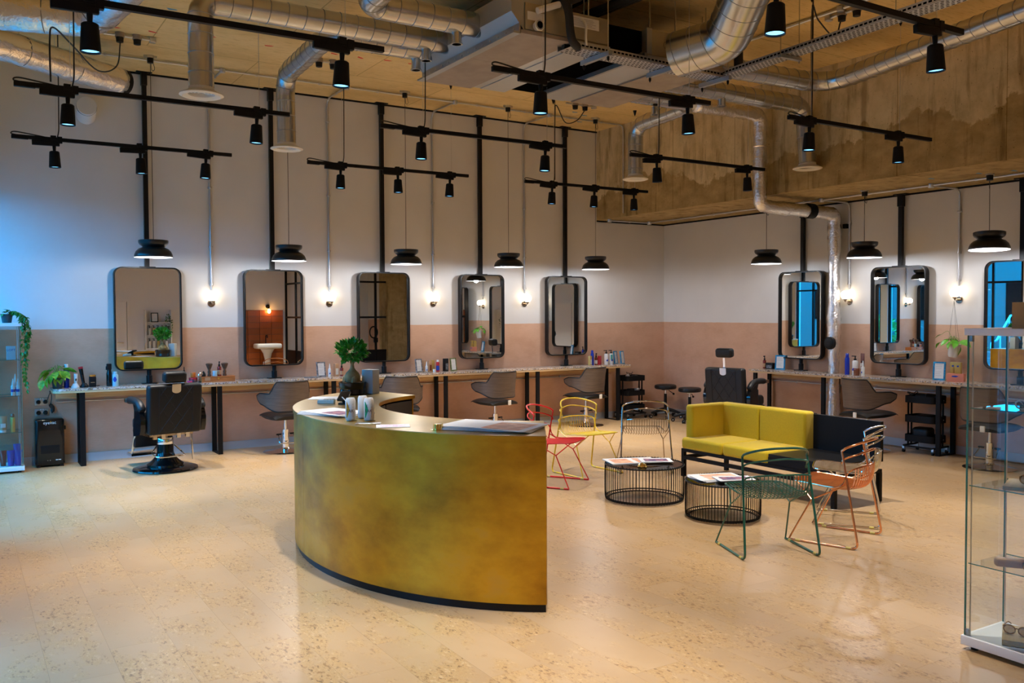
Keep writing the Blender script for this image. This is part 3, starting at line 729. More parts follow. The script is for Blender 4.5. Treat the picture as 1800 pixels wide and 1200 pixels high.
part('rating_label', MB().box(-5.86,Y0-0.014,4.22,-5.52,Y0-0.0125,4.315), MT['paper'], u)
for k in range(6): part('label_text', MB().box(-5.85,Y0-0.0150,4.234+k*0.012,-5.85+random.uniform(.24,.31),Y0-0.0142,4.239+k*0.012), MT['print_line'], u)
part('rating_label', MB().box(-6.27,Y0-0.014,4.20,-6.10,Y0-0.0125,4.27), MT['paper'], u)
part('duct_outlet', MB().lathe([(0.0,-0.001),(0.036,-0.001),(0.042,0.03),(0.05,0.05),(0.042,0.055),(0.036,0.035),(0.0,0.03)], 20).xf(TR(-6.18,Y0-0.012,4.155) @ Matrix.Rotation(PI/2,4,'X')), MT['white'], u)
part('outlet_hole', MB().lathe([(0,0.058),(0.03,0.058)], 16).xf(TR(-6.18,Y0-0.012,4.155) @ Matrix.Rotation(PI/2,4,'X')), MT['void'], u)
part('insulated_pipe', MB().tube(catmull([(-6.0,-5.33,4.36),(-5.96,-5.44,4.40),(-5.92,-5.47,4.30),(-5.90,-5.47,4.14),(-5.86,-5.45,4.06),(-5.74,-5.36,4.05)], 5), 0.036, 12), MT['rubber'], u)
part('white_pipe', MB().cyl((-6.20,-5.42,4.27), (-5.98,-5.42,4.36), 0.028, n=14), MT['white'], u)
part('insulated_pipe', MB().tube(catmull([(-5.93,-5.40,4.40),(-5.82,-5.44,4.42),(-5.72,-5.45,4.50),(-5.70,-5.45,4.66)], 4), 0.026, 10), MT['rubber'], u)
part('drain_hose', MB().tube(catmull([(-5.73,-5.38,4.30),(-5.70,-5.42,4.24),(-5.70,-5.42,4.12),(-5.66,-5.38,4.06)], 4), 0.012, 8), MT['white'], u)
g = thing('return_air_gap', 'black return air opening between the two fan coil units', 'vent', (0,0,0))
part('dark_fill', MB().box(-5.38,Y0+0.06,ZB+0.03,-4.97,Y1,4.33), MT['void'], g)  # solid black box puts the darkness of the opening in as colour
part('edge_channel', MB().box(-4.985,Y0,ZB-0.02,-4.955,Y1,ZB+0.02), MT['duct_blue'], g)
u2 = thing('fan_coil_unit', 'second grey fan coil unit, partly hidden by the wide duct elbow', 'air conditioner', (0,0,0))
part('casing', MB().box(-4.95,Y0+0.01,ZB+0.012,-4.0,Y1+0.05,4.345), MT['unit'], u2)
part('end_panel', MB().box(-4.96,Y0-0.002,ZB+0.015,-4.90,Y0+0.008,4.35), MT['duct_blue'], u2)
part('bottom_strip', MB().box(-4.95,Y0,ZB-0.012,-4.62,Y1,ZB+0.008), MT['strip'], u2)
part('bottom_strip', MB().box(-4.615,Y0,ZB-0.005,-4.53,Y1,ZB+0.008), MT['strip'], u2)
part('bottom_board', MB().box(-4.53,Y0-0.01,ZB-0.02,-3.98,Y1-0.03,ZB+0.01), MT['board'], u2)
part('number_mark', text_mb('2', 0.05).xf(face_M((-4.72,Y0+0.004,4.21), (1,0,0), (0,0,1))), MT['ink'], u2)
part('number_ring', MB().tube([(-4.72+0.032*math.cos(a*PI/10), Y0+0.008, 4.225+0.032*math.sin(a*PI/10)) for a in range(20)], 0.0015, 4, closed=True), MT['ink'], u2)
def bolts(o, xs, y, z0, z1=ZC):
    for x in xs: part('threaded_rod', MB().cyl((x,y,z0), (x,y,z1), 0.007, n=8), MT['galv'], o)
bolts(u, (-6.1,-5.55), Y0+0.10, 4.36); bolts(u2, (-4.86,-4.15), Y0+0.08, 4.36)
# perforated cable trays
def tray(label, p0, p1, wd):
    o = thing('cable_tray', label, 'cable tray', p0, math.atan2(p1[1]-p0[1], p1[0]-p0[0])); L = math.hypot(p1[0]-p0[0], p1[1]-p0[1])
    part('tray_base', MB().box(0,-wd/2,0,L,wd/2,0.003), MT['strip'], o)
    for s in (-1,1):
        m = MB().box(0,s*wd/2-0.002,0.003,L,s*wd/2+0.002,0.05); part('tray_side', m, MT['strip'], o)
    sl = MB(); k = 0; x = 0.02
    while x < L-0.06:
        for r_ in range(5):
            y = -wd/2+wd*(r_+0.5)/5; off = 0.02 if r_ % 2 else 0
            sl.box(x+off, y-0.006, -0.0012, x+off+0.026, y+0.006, -0.0002)
        for s in (-1,1): sl.box(x, s*(wd/2+0.0023)-0.0004, 0.018, x+0.03, s*(wd/2+0.0023)+0.0004, 0.034)
        x += 0.045
    q = part('slots', sl, MT['void'], o); q['kind'] = 'stuff'
    part('cable_bundle', MB().tube(catmull([(0.0,0.02,0.03),(L*0.3,-0.03,0.035),(L*0.6,0.03,0.04),(L,0.0,0.03)], 8), 0.026, 8), MT['cable'], o)
    return o, L
t1, L1 = tray('perforated cable tray slung under the two fan coil units', (-5.84,-5.30,4.035), (-3.86,-5.24,4.035), 0.20)
t2, L2 = tray('perforated cable tray running up towards the camera at the upper right', (-3.90,-5.24,4.05), (-4.08,-8.6,4.05), 0.16)
for x in (0.35,1.15,1.85):
    part('strut', MB().box(x-0.02,-0.20,-0.045,x+0.02,0.20,-0.004), MT['duct_blue'], t1)
    for y in (-0.17,0.17): part('hanger_rod', MB().cyl((x,y,-0.07), (x,y,ZC-4.035), 0.006, n=6), MT['galv'], t1)
    for y in (-0.17,0.17): part('rod_cap', MB().lathe([(0,-0.095),(0.012,-0.072),(0.012,-0.05),(0,-0.05)], 8, (x,y,0)), MT['black'], t1)
for x in (0.9,2.1,3.1):
    part('strut', MB().box(x-0.02,-0.13,-0.03,x+0.02,0.13,-0.002), MT['duct_blue'], t2)
    for y in (-0.115,0.115): part('hanger_rod', MB().cyl((x,y,-0.05), (x,y,ZC-4.05), 0.005, n=6), MT['galv'], t2)
part('junction_box', MB().box(0.85,-0.05,0.052,1.0,0.05,0.10), MT['board'], t1)
pl = thing('lagged_pipe_run', 'black lagged pipes running under the ceiling behind the fan coil units', 'pipes', (0,0,0))
for k, (dx, dz) in enumerate(((0,0),(0.085,0.02))): part('lagged_pipe', MB().cyl((-5.34+dx,-4.55,4.53+dz), (-5.20+dx,-6.0,4.53+dz), 0.040, n=12), MT['rubber'], pl)
part('pipe_tray', MB().box(-5.42,-4.6,4.585,-5.38,-4.5,4.69).box(-5.46,-6.0,4.60,-5.40,-4.5,4.62), MT['galv'], pl)
dp = thing('lagged_drop_pipe', 'black lagged pipe dropping behind the wide duct elbow', 'pipes', (0,0,0))
part('lagged_pipe', MB().cyl((-3.86,-5.43,ZC), (-3.86,-5.43,4.10), 0.045, n=12), MT['rubber'], dp)

# galvanised electrical conduit
def conduit(label, pts, r=0.0125, fr=0.08, clips=(), boxes=(), group=None):
    o = thing('conduit_run', label, 'conduit', (0,0,0), 0, group)
    part('pipe', MB().tube(fillet(pts, fr, 5), r, 10), MT['conduit'], o)
    for c, ax in clips:
        m = MB(); c = Vector(c)
        if ax == 'z': m.lathe([(r*1.9,-0.012),(r*2.1,-0.008),(r*2.1,0.008),(r*1.9,0.012),(r*0.9,0.012),(r*0.9,-0.012),(r*1.9,-0.012)], 12, c)
        else: m.rbox(c, (0.014,0.014,0.016), 0.004, 2) if ax == 'c' else m.rbox(c, (0.016,0.016,0.014), 0.004, 2)
        part('clip', m, MT['conduit'], o)
    for b in boxes: part('junction_box', MB().lathe([(0,-0.028),(0.032,-0.028),(0.036,-0.022),(0.036,0.02),(0,0.02)], 16, b), MT['conduit'], o)
    return o
YC, ZCD = -0.72, ZC-0.026
conduit('long galvanised conduit along the ceiling in front of the left wall', [(-9.0,YC,ZCD),(-1.475,YC,ZCD),(-1.475,YC,3.30)], clips=[((x,YC,ZCD),'c') for x in (-8.9,-8.0,-7.2,-6.4,-5.6,-4.9,-4.1,-3.3,-2.5,-1.9)], boxes=[(x,YC,ZCD) for x in (-7.609,-6.038,-4.452,-2.866)])
SX = (-7.609,-6.038,-4.452,-2.866)
for k, x in enumerate(SX):
    conduit('vertical conduit down the left wall to the %s globe lamp from the left' % ('first','second','third','fourth')[k],
            [(x,YC,ZCD),(x,-0.022,ZCD-0.002),(x,-0.022,2.05)], fr=0.10, clips=[((x,-0.022,z),'z') for z in (4.35,3.35,2.6,2.12)]+[((x,-0.35,ZCD),'c')])
XC, ZCR = -0.60, ZS-0.026
conduit('long galvanised conduit under the concrete downstand in front of the right wall', [(XC,-0.3,ZCR),(XC,-7.6,ZCR)], clips=[((XC,y,ZCR),'c') for y in (-0.9,-1.8,-2.7,-3.5,-4.2,-5.0,-5.9)], boxes=[(XC,y,ZCR) for y in (-0.32,-3.784,-5.354)])
conduit('short galvanised conduit along the downstand underside into the corner', [(-1.40,-0.30,ZCR),(XC,-0.30,ZCR)], clips=[((-1.0,-0.30,ZCR),'c')], boxes=[(-1.42,-0.30,ZCR)])
SY = (-3.784,-5.354)
for k, y in enumerate(SY):
    conduit('vertical conduit down the right wall to the %s globe lamp' % ('left','right')[k], [(XC,y,ZCR),(-0.022,y,ZCR-0.002),(-0.022,y,2.05)], fr=0.10, clips=[((-0.022,y,z),'z') for z in (2.95,2.45,2.12)])
conduit('galvanised conduit crossing the ceiling at the upper right', [(-3.07,-4.4,ZCD),(-3.08,-9.2,ZCD)], r=0.016, clips=[((-3.07,y,ZCD),'c') for y in (-4.8,-5.5)], boxes=[(-3.08,-6.0,ZCD)])
# twin ceiling sockets with black plugs
for k, (x, y, ax) in enumerate(((-8.78,-1.55,0),(-2.88,-1.50,0),(-2.95,-6.0,1),(-6.68,-1.72,0))):
    s = thing('ceiling_socket', ('twin ceiling socket with black plugs at the top left', 'twin ceiling socket with black plugs near the concrete downstand corner', 'twin ceiling socket with black plugs at the upper right', 'twin ceiling socket with black plugs behind the spiral drop duct')[k], 'socket', (x,y,ZC), PI/2*ax)
    part('conduit_stub', MB().cyl((-0.24,0,-0.03), (0.24,0,-0.03), 0.014, n=10), MT['conduit'], s)
    for q in (-0.085,0.085):
        pg = part('socket_box', MB().lathe([(0,0),(0.045,0),(0.048,-0.05),(0,-0.05)], 16, (q,0,0)), MT['board'], s)
        part('plug', MB().lathe([(0,-0.05),(0.04,-0.05),(0.036,-0.10),(0.02,-0.105),(0,-0.105)], 14, (q,0,0)), MT['black_plastic'], s)
    part('end_box', MB().rbox((0.24,0,-0.03), (0.03,0.03,0.028), 0.006, 2), MT['conduit'], s)
ceil_ob = bpy.data.objects['ceiling']
mk = MB().prism([(0,0),(0.07,0.012),(0.10,0.03),(0.07,0.045),(0.01,0.035)], -0.0015, 0).mesh('paint_mark', MT['red_mark'])
mb_ = MB().prism([(0,0),(0.09,0.005),(0.11,0.03),(0.03,0.05)], -0.0015, 0).mesh('paint_mark', MT['blue_mark'])
for x, y in ((-8.98,-1.72),(-8.62,-1.78),(-8.05,-1.95),(-7.45,-1.9),(-7.05,-1.95),(-6.72,-2.0),(-6.40,-2.02),(-6.10,-2.05),(-5.80,-2.06),(-6.9,-2.35),(-6.78,-2.6),(-6.68,-2.85),(-6.62,-3.05),(-5.5,-2.1),(-4.1,-2.35),(-3.9,-2.42),(-3.1,-2.2),(-2.75,-2.25),(-2.5,-2.2)):
    q = link('paint_mark', mk, ceil_ob, (x, y, ZC)); q.rotation_euler = (0,0,random.uniform(-.5,.5))
for x, y in ((-2.4,-0.9),(-2.2,-0.5),(-2.65,-1.0),(-8.6,-2.6)): link('paint_mark', mb_, ceil_ob, (x, y, ZC))
beam_ob = bpy.data.objects['ceiling_beam']
for x, y in ((-0.9,-6.1),(-0.75,-6.4),(-1.0,-5.6)):
    link('paint_mark', mb_, beam_ob, (x, y, ZS))

# lighting tracks with spotlights
TZ = 3.52
rows = {1: -1.51, 2: -3.83, 3: -6.08, 4: -8.33, 5: -11.9}
tracks = [(1,-9.86,3),(1,-6.83,3),(1,-3.80,3),(2,-9.95,2),(2,-6.92,2),(2,-3.88,2),(3,-10.03,2),(3,-7.02,2),(3,-3.88,2),(4,-7.02,2),(4,-10.03,2),(4,-3.88,2),(5,-9.0,2),(5,-6.0,2),(5,-3.0,2)]  # outer fourth-row and fifth-row tracks lie out of view, added for their light
LXS = {(1,-9.86):(-9.496,-8.68,-7.997),(1,-6.83):(-6.433,-5.69,-4.956),(1,-3.80):(-3.364,-2.638,-1.919),(2,-9.95):(-9.591,-8.098),(2,-6.92):(-6.501,-5.046),(2,-3.88):(-3.508,-2.044),
       (3,-10.03):(-9.696,-8.18),(3,-7.02):(-6.61,-5.135),(3,-3.88):(-3.608,-2.279),(4,-7.02):(-6.588,-5.167),(4,-10.03):(-8.9,-8.1),(4,-3.88):(-3.6,-2.2),(5,-9.0):(-8.6,-7.2),(5,-6.0):(-5.6,-4.2),(5,-3.0):(-2.6,-1.2)}
TN = {(1,-9.86):'lowest track at the left end of the long wall',(1,-6.83):'track nearest the wall in front of the third mirror',(1,-3.80):'track nearest the wall by the room corner',
      (2,-9.95):'upper left track below the sloping foil duct',(2,-6.92):'middle track below the grey plenum',(2,-3.88):'track in front of the concrete downstand corner',
      (3,-10.03):'big near track at the top left',(3,-7.02):'near track below the fan coil units',(3,-3.88):'track on the right beside the downstand diffuser',(4,-7.02):'nearest track at the top right',(4,-10.03):'unseen overhead track left of the desk near end',(4,-3.88):'unseen overhead track beside the right cabinet',(5,-9.0):'unseen left track at the entrance end of the salon',(5,-6.0):'unseen middle track at the entrance end of the salon',(5,-3.0):'unseen right track at the entrance end of the salon'}
def make_spot():
    o = thing('track_spotlight', 'x', 'spotlight', (0,0,0), 0, 'black track spotlights')
    part('adapter', MB().rbox((-0.075,0,-0.035), (0.125,0.018,0.026), 0.006, 2), MT['black'], o)
    part('track_clip', MB().box(0.03,-0.02,-0.03,0.075,0.02,0.035).box(-0.03,-0.022,0.0,0.02,0.022,0.042), MT['black'], o)
    part('stem', MB().cyl((0.0,0,-0.055), (0.0,0,-0.13), 0.018, 0.013, 12), MT['black'], o)
    hd = part('head', MB().lathe([(0,-0.115),(0.038,-0.114),(0.047,-0.122),(0.057,-0.276),(0.055,-0.278),(0.052,-0.276),(0.049,-0.244),(0,-0.244)], 28), MT['black'], o)
    part('lens', MB().lathe([(0,-0.2495),(0.046,-0.2495),(0.050,-0.266)], 24), MT['lens'], hd)
    return o
spot0 = make_spot(); first = True
ordn = ('left','middle','right')
for (row, x0, n) in tracks:
    y = rows[row]; key = (row, x0); nm = TN[key]
    t = thing('lighting_track', 'black suspended '+nm, 'light track', (x0, y, TZ), 0, 'black suspended lighting tracks')
    part('rail', MB().box(0,-0.018,-0.012,2.14,0.018,0.024), MT['black'], t)
    part('end_feed', MB().rbox((0.06,0,0.002), (0.075,0.02,0.02), 0.006, 2), MT['black'], t)
    xs = LXS[key]
    for x in (xs[0]-x0+0.02, xs[-1]-x0+0.02):
        part('wire', MB().cyl((x,0,0.02), (x,0,ZC-TZ-0.03), 0.0018, n=5), MT['steel'], t)
        part('wire_cone', MB().lathe([(0,ZC-TZ-0.085),(0.012,ZC-TZ-0.06),(0.028,ZC-TZ),(0,ZC-TZ)], 12, (x,0,0)), MT['black'], t)
    ux = xs[0]-x0+0.05
    part('feed_cable', MB().tube(catmull([(0.05,0,0.018),(-0.015,0,0.03),(0.02,0,0.052),(0.2,0.01,0.035),(ux-0.06,0.012,0.02),(ux-0.01,0.014,0.06),(ux,0.014,0.3),(ux+0.005,0.014,ZC-TZ-0.02)], 6), 0.006, 6), MT['cable'], t)
    for k, x in enumerate(xs):
        pos = ordn[k] if n == 3 else ('left','right')[k]
        lab = '%s black spotlight on the %s' % (pos, nm)
        s = spot0 if first else copy_tree(spot0); first = False
        s['label'] = lab; s.location = (x, y, TZ)
        tilt = random.uniform(-0.06, 0.06); s.rotation_euler = (random.uniform(-0.02,0.02), tilt, 0)
        light('spot_lamp', 'SPOT', s, (0,0,-0.286), SPOT_W, SPOT_COL, spot_size=math.radians(64), spot_blend=0.8, shadow_soft_size=0.03)
for k, pts in enumerate(([(-8.86,-1.55,ZC-0.10),(-8.95,-1.9,4.25),(-9.2,-2.5,4.03),(-9.5,-3.3,4.02),(-9.68,-3.8,4.0),(-9.71,-3.82,3.9),(-9.71,-3.82,3.57)],
                         [(-2.80,-1.50,ZC-0.10),(-2.9,-1.45,4.45),(-3.1,-1.45,4.40),(-3.28,-1.5,4.60),(-3.31,-1.5,4.45),(-3.315,-1.5,3.58)],
                         [(-2.95,-5.9,ZC-0.10),(-3.1,-5.95,4.40),(-3.4,-6.0,4.50),(-3.55,-6.05,4.55),(-3.555,-6.06,3.58)])):
    solo('supply_cable', MB().tube(catmull(pts, 6), 0.007, 6), MT['cable'], ('black cable looping from the top left ceiling socket to a track', 'black cable looping from the corner ceiling socket to a track', 'black cable looping from the upper right ceiling socket to a track')[k], 'cable')
# ================================================================== wall stations
CT = 0.90   # worktop height
def make_mirror(ceil_z):
    o = thing('station_mirror', 'x', 'mirror', (0,0,0), 0, 'black framed station mirrors')
    wd, hg, zc = 0.775, 1.256, 1.695
    out = rrect(wd, hg, 0.095, 7); inn = rrect(wd-0.03, hg-0.03, 0.082, 7); n = len(out); m = MB(); ya, yb = -0.045, 0.035
    vs = []
    for y in (ya, yb):
        vs += [(x, y, zc+z) for x, z in out]+[(x, y, zc+z) for x, z in inn]
    fs = []
    for i in range(n):
        j = (i+1) % n
        fs += [(i, j, n+j, n+i), (2*n+j, 2*n+i, 3*n+i, 3*n+j), (i, 2*n+i, 2*n+j, j), (n+j, 3*n+j, 3*n+i, n+i)]
    part('frame', m.add(vs, fs), MT['black_sat'], o, sharp=0.5)
    part('glass', MB().add([(x, -0.012, zc+z) for x, z in inn], [tuple(range(n))]), MT['mirror'], o)
    part('backing', MB().prism([(x, z) for x, z in inn], 0, 0.03).xf(Matrix(((1,0,0,0),(0,0,1,0.0),(0,1,0,zc),(0,0,0,1)))), MT['black'], o)
    top = zc+hg/2
    part('ceiling_pole', MB().box(-0.026,0.0,top,0.026,0.05,ceil_z-0.01), MT['black_sat'], o)
    part('ceiling_bracket', MB().box(-0.09,-0.02,ceil_z-0.012,0.09,0.06,ceil_z).box(-0.034,-0.012,ceil_z-0.16,0.034,0.058,ceil_z-0.012), MT['black_sat'], o)
    part('top_plate', MB().box(-0.09,-0.03,top,0.09,0.03,top+0.008), MT['black_sat'], o)
    part('stand_post', MB().cyl((0,0,CT+0.01), (0,0,zc-hg/2), 0.026, n=18), MT['black_sat'], o)
    part('stand_sleeve', MB().cyl((0,0,CT+0.01), (0,0,CT+0.10), 0.035, n=18), MT['black_sat'], o)
    part('stand_foot', MB().box(-0.085,-0.05,CT,0.085,0.045,CT+0.010), MT['black_sat'], o)
    return o
mir0 = make_mirror(ZC); mir1 = make_mirror(ZS)
ML = ((-8.38,0.0),(-6.83,0.0),(-5.265,0.0),(-3.675,0.040),(-2.115,0.0))
mn = ('tall black framed mirror behind the barber chair on the long wall','tall black framed mirror above the orange wooden box end of the counter','tall black framed mirror behind the bonsai on the long wall','tall black framed mirror second from the corner on the long wall','tall black framed mirror nearest the corner on the long wall')
for k, (x, yw) in enumerate(ML):
    o = mir0 if k == 0 else copy_tree(mir0); o.location = (x, -0.075, 0); o.rotation_euler = (0,0,yw); o['label'] = mn[k]
mr = ('tall black framed mirror left of the foil pipe on the right wall','tall black framed mirror between the two globe lamps on the right wall','tall black framed mirror behind the glass cabinet at the right edge')
for k, (y, yw) in enumerate(((-3.022,0.0),(-4.585,0.021),(-6.155,0.13))):
    o = mir1 if k == 0 else copy_tree(mir1); o.location = (-0.075 if k < 2 else -0.11, y, 0); o.rotation_euler = (0,0,-PI/2+yw); o['label'] = mr[k]

def make_pendant(ceil_z):
    o = thing('pendant_lamp', 'x', 'pendant lamp', (0,0,0), 0, 'black double dish pendant lamps'); H = ceil_z-2.40
    sh = part('shade', MB().lathe([(0.207,0.0),(0.2085,0.004),(0.206,0.03),(0.190,0.068),(0.160,0.098),(0.125,0.112),(0.118,0.118),(0.128,0.128),(0.152,0.145),(0.162,0.165),(0.163,0.192),(0.157,0.196),(0.150,0.192),(0,0.184)], 40), MT['shade'], o)
    part('shade_lining', MB().lathe([(0.2055,0.001),(0.203,0.028),(0.187,0.064),(0.157,0.093),(0.120,0.107),(0,0.107)], 40), MT['shade_in'], sh)
    part('diffuser', MB().lathe([(0,0.035),(0.05,0.038),(0.07,0.06),(0.07,0.106),(0,0.106)], 20), MT['lamp_disc'], o)
    part('cord', MB().cyl((0,0,0.184), (0,0,H-0.09), 0.0035, n=6), MT['cable'], o)
    part('ceiling_socket', MB().lathe([(0,H),(0.045,H),(0.045,H-0.03),(0,H-0.03)], 16).box(-0.07,-0.012,H-0.025,0.07,0.012,H), MT['conduit'], o)
    part('plug', MB().lathe([(0,H-0.03),(0.036,H-0.03),(0.034,H-0.085),(0,H-0.09)], 14), MT['black_plastic'], o)
    part('cord_loop', MB().tube(catmull([(0.01,0,H-0.085),(0.012,0,H-0.15),(0.03,0,H-0.17),(0.045,0,H-0.14),(0.03,0,H-0.08)], 5), 0.003, 5), MT['cable'], o)
    return o
MT['lamp_disc'] = M('lit_pendant_diffuser', (0.9,0.9,0.9), 0.4, emit=(1.0,0.97,0.95), estr=2.5)
pen0 = make_pendant(ZC); pen1 = make_pendant(ZS)
pn = ('above the barber chair at the left','above the mirror with the washbasin reflection','above the mirror behind the bonsai','second from the room corner on the long wall','nearest the room corner on the long wall')
for k, x in enumerate((-8.44,-6.858,-5.264,-3.658,-2.102)):
    o = pen0 if k == 0 else copy_tree(pen0); o.location = (x,-0.83,2.40); o['label'] = 'black double dish pendant lamp '+pn[k]
    light('pendant_bulb', 'POINT', o, (0,0,0.018), PENDANT_W, PENDANT_COL, shadow_soft_size=0.05)
for k, y in enumerate((-2.966,-4.551,-6.14)):
    o = pen1 if k == 0 else copy_tree(pen1); o.location = (-0.74,y,2.415); o['label'] = 'black double dish pendant lamp '+('left of the foil pipe by the right wall','above the middle mirror of the right wall','tilted, nearest the right edge')[k]
    if k == 2: o.rotation_euler = (0.0,0.05,0.6)
    light('pendant_bulb', 'POINT', o, (0,0,0.018), PENDANT_W, PENDANT_COL, shadow_soft_size=0.05)

def make_sconce():
    o = thing('globe_wall_lamp', 'x', 'wall lamp', (0,0,0), 0, 'lit globe wall lamps')
    part('wall_plate', MB().lathe([(0,0.012),(0.045,0.012),(0.048,0.0),(0,0.0)], 24).xf(Matrix.Rotation(PI/2,4,'X')), MT['chrome_dk'], o)
    part('arm', MB().tube(fillet([(0,-0.01,0),(0,-0.10,0),(0,-0.10,0.02)], 0.015), 0.012, 10), MT['chrome_dk'], o)
    part('cup', MB().lathe([(0,0.012),(0.022,0.014),(0.030,0.03),(0.028,0.034),(0,0.03)], 18, (0,-0.10,0)), MT['chrome_dk'], o)
    part('globe', MB().sphere((0,-0.10,0.085), 0.060, 24, 16), MT['globe'], o)
    return o
sc0 = make_sconce()
for k, x in enumerate(SX):
    o = sc0 if k == 0 else copy_tree(sc0); o.location = (x,-0.001,1.885); o['label'] = ('lit globe wall lamp right of the barber chair mirror','lit globe wall lamp left of the bonsai mirror','lit globe wall lamp right of the bonsai mirror','lit globe wall lamp nearest the corner on the long wall')[k]
for k, y in enumerate(SY):
    o = copy_tree(sc0); o.location = (-0.001,y,1.885); o.rotation_euler = (0,0,-PI/2); o['label'] = ('lit globe wall lamp beside the foil pipe','lit globe wall lamp with the hanging plant')[k]

def counter(label, L, loc, rz, frames, round_left):
    """along local +x from 0 to L, depth to local -y"""
    o = thing('styling_counter', label, 'counter', loc, rz); D = 0.40
    def outline(d):
        if round_left: return [(0,-0.002),(0,-d+0.10)]+[(0.10-0.10*math.cos(t*PI/12), -d+0.10-0.10*math.sin(t*PI/12)) for t in range(1,7)]+[(L,-d),(L,-0.002)]
        return [(0,-0.002),(0,-d),(L,-d),(L,-0.002),(1.41,-0.002),(1.41,-0.245),(1.19,-0.245),(1.19,-0.002)]   # notch round the foil pipe
    part('worktop', MB().prism(outline(D), CT-0.022, CT), MT['granite'], o)
    part('plywood_deck', MB().prism(outline(D-0.004), CT-0.048, CT-0.022), MT['ply'], o)
    for xa, xb in (((0.05,L-0.05),) if round_left else ((0.05,1.18),(1.42,L-0.05))): part('wall_batten', MB().box(xa,-0.05,CT-0.135,xb,-0.018,CT-0.048), MT['ply'], o)
    for x in frames:
        x -= 0.0; w2 = 0.0275
        part('leg_frame', MB().box(x-w2,-0.385,0.0,x+w2,-0.350,CT-0.048).box(x-w2,-0.085,0.0,x+w2,-0.052,CT-0.048).box(x-w2,-0.350,0.0,x+w2,-0.085,0.012), MT['black'], o)
    return o
counter('long speckled granite counter on black legs along the left wall', 8.40, (-9.46,0,0), 0, [x+9.46 for x in (-9.16,-7.61,-6.12,-4.44,-2.86,-1.30)], True)
counter('speckled granite counter on black legs along the right wall', 5.3, (0,-2.33,0), -PI/2, [0.10,1.32,3.0,4.6], False)
conduit('thin steel conduit under the long counter', [(-9.40,-0.018,0.725),(-1.2,-0.018,0.725)], r=0.009, clips=[((x,-0.018,0.725),'c') for x in (-8.6,-6.9,-5.3,-3.8,-2.2)])
conduit('thin steel conduit under the right counter', [(-0.018,-2.4,0.725),(-0.018,-7.4,0.725)], r=0.009, clips=[((-0.018,y,0.725),'c') for y in (-2.9,-4.2,-5.9)])

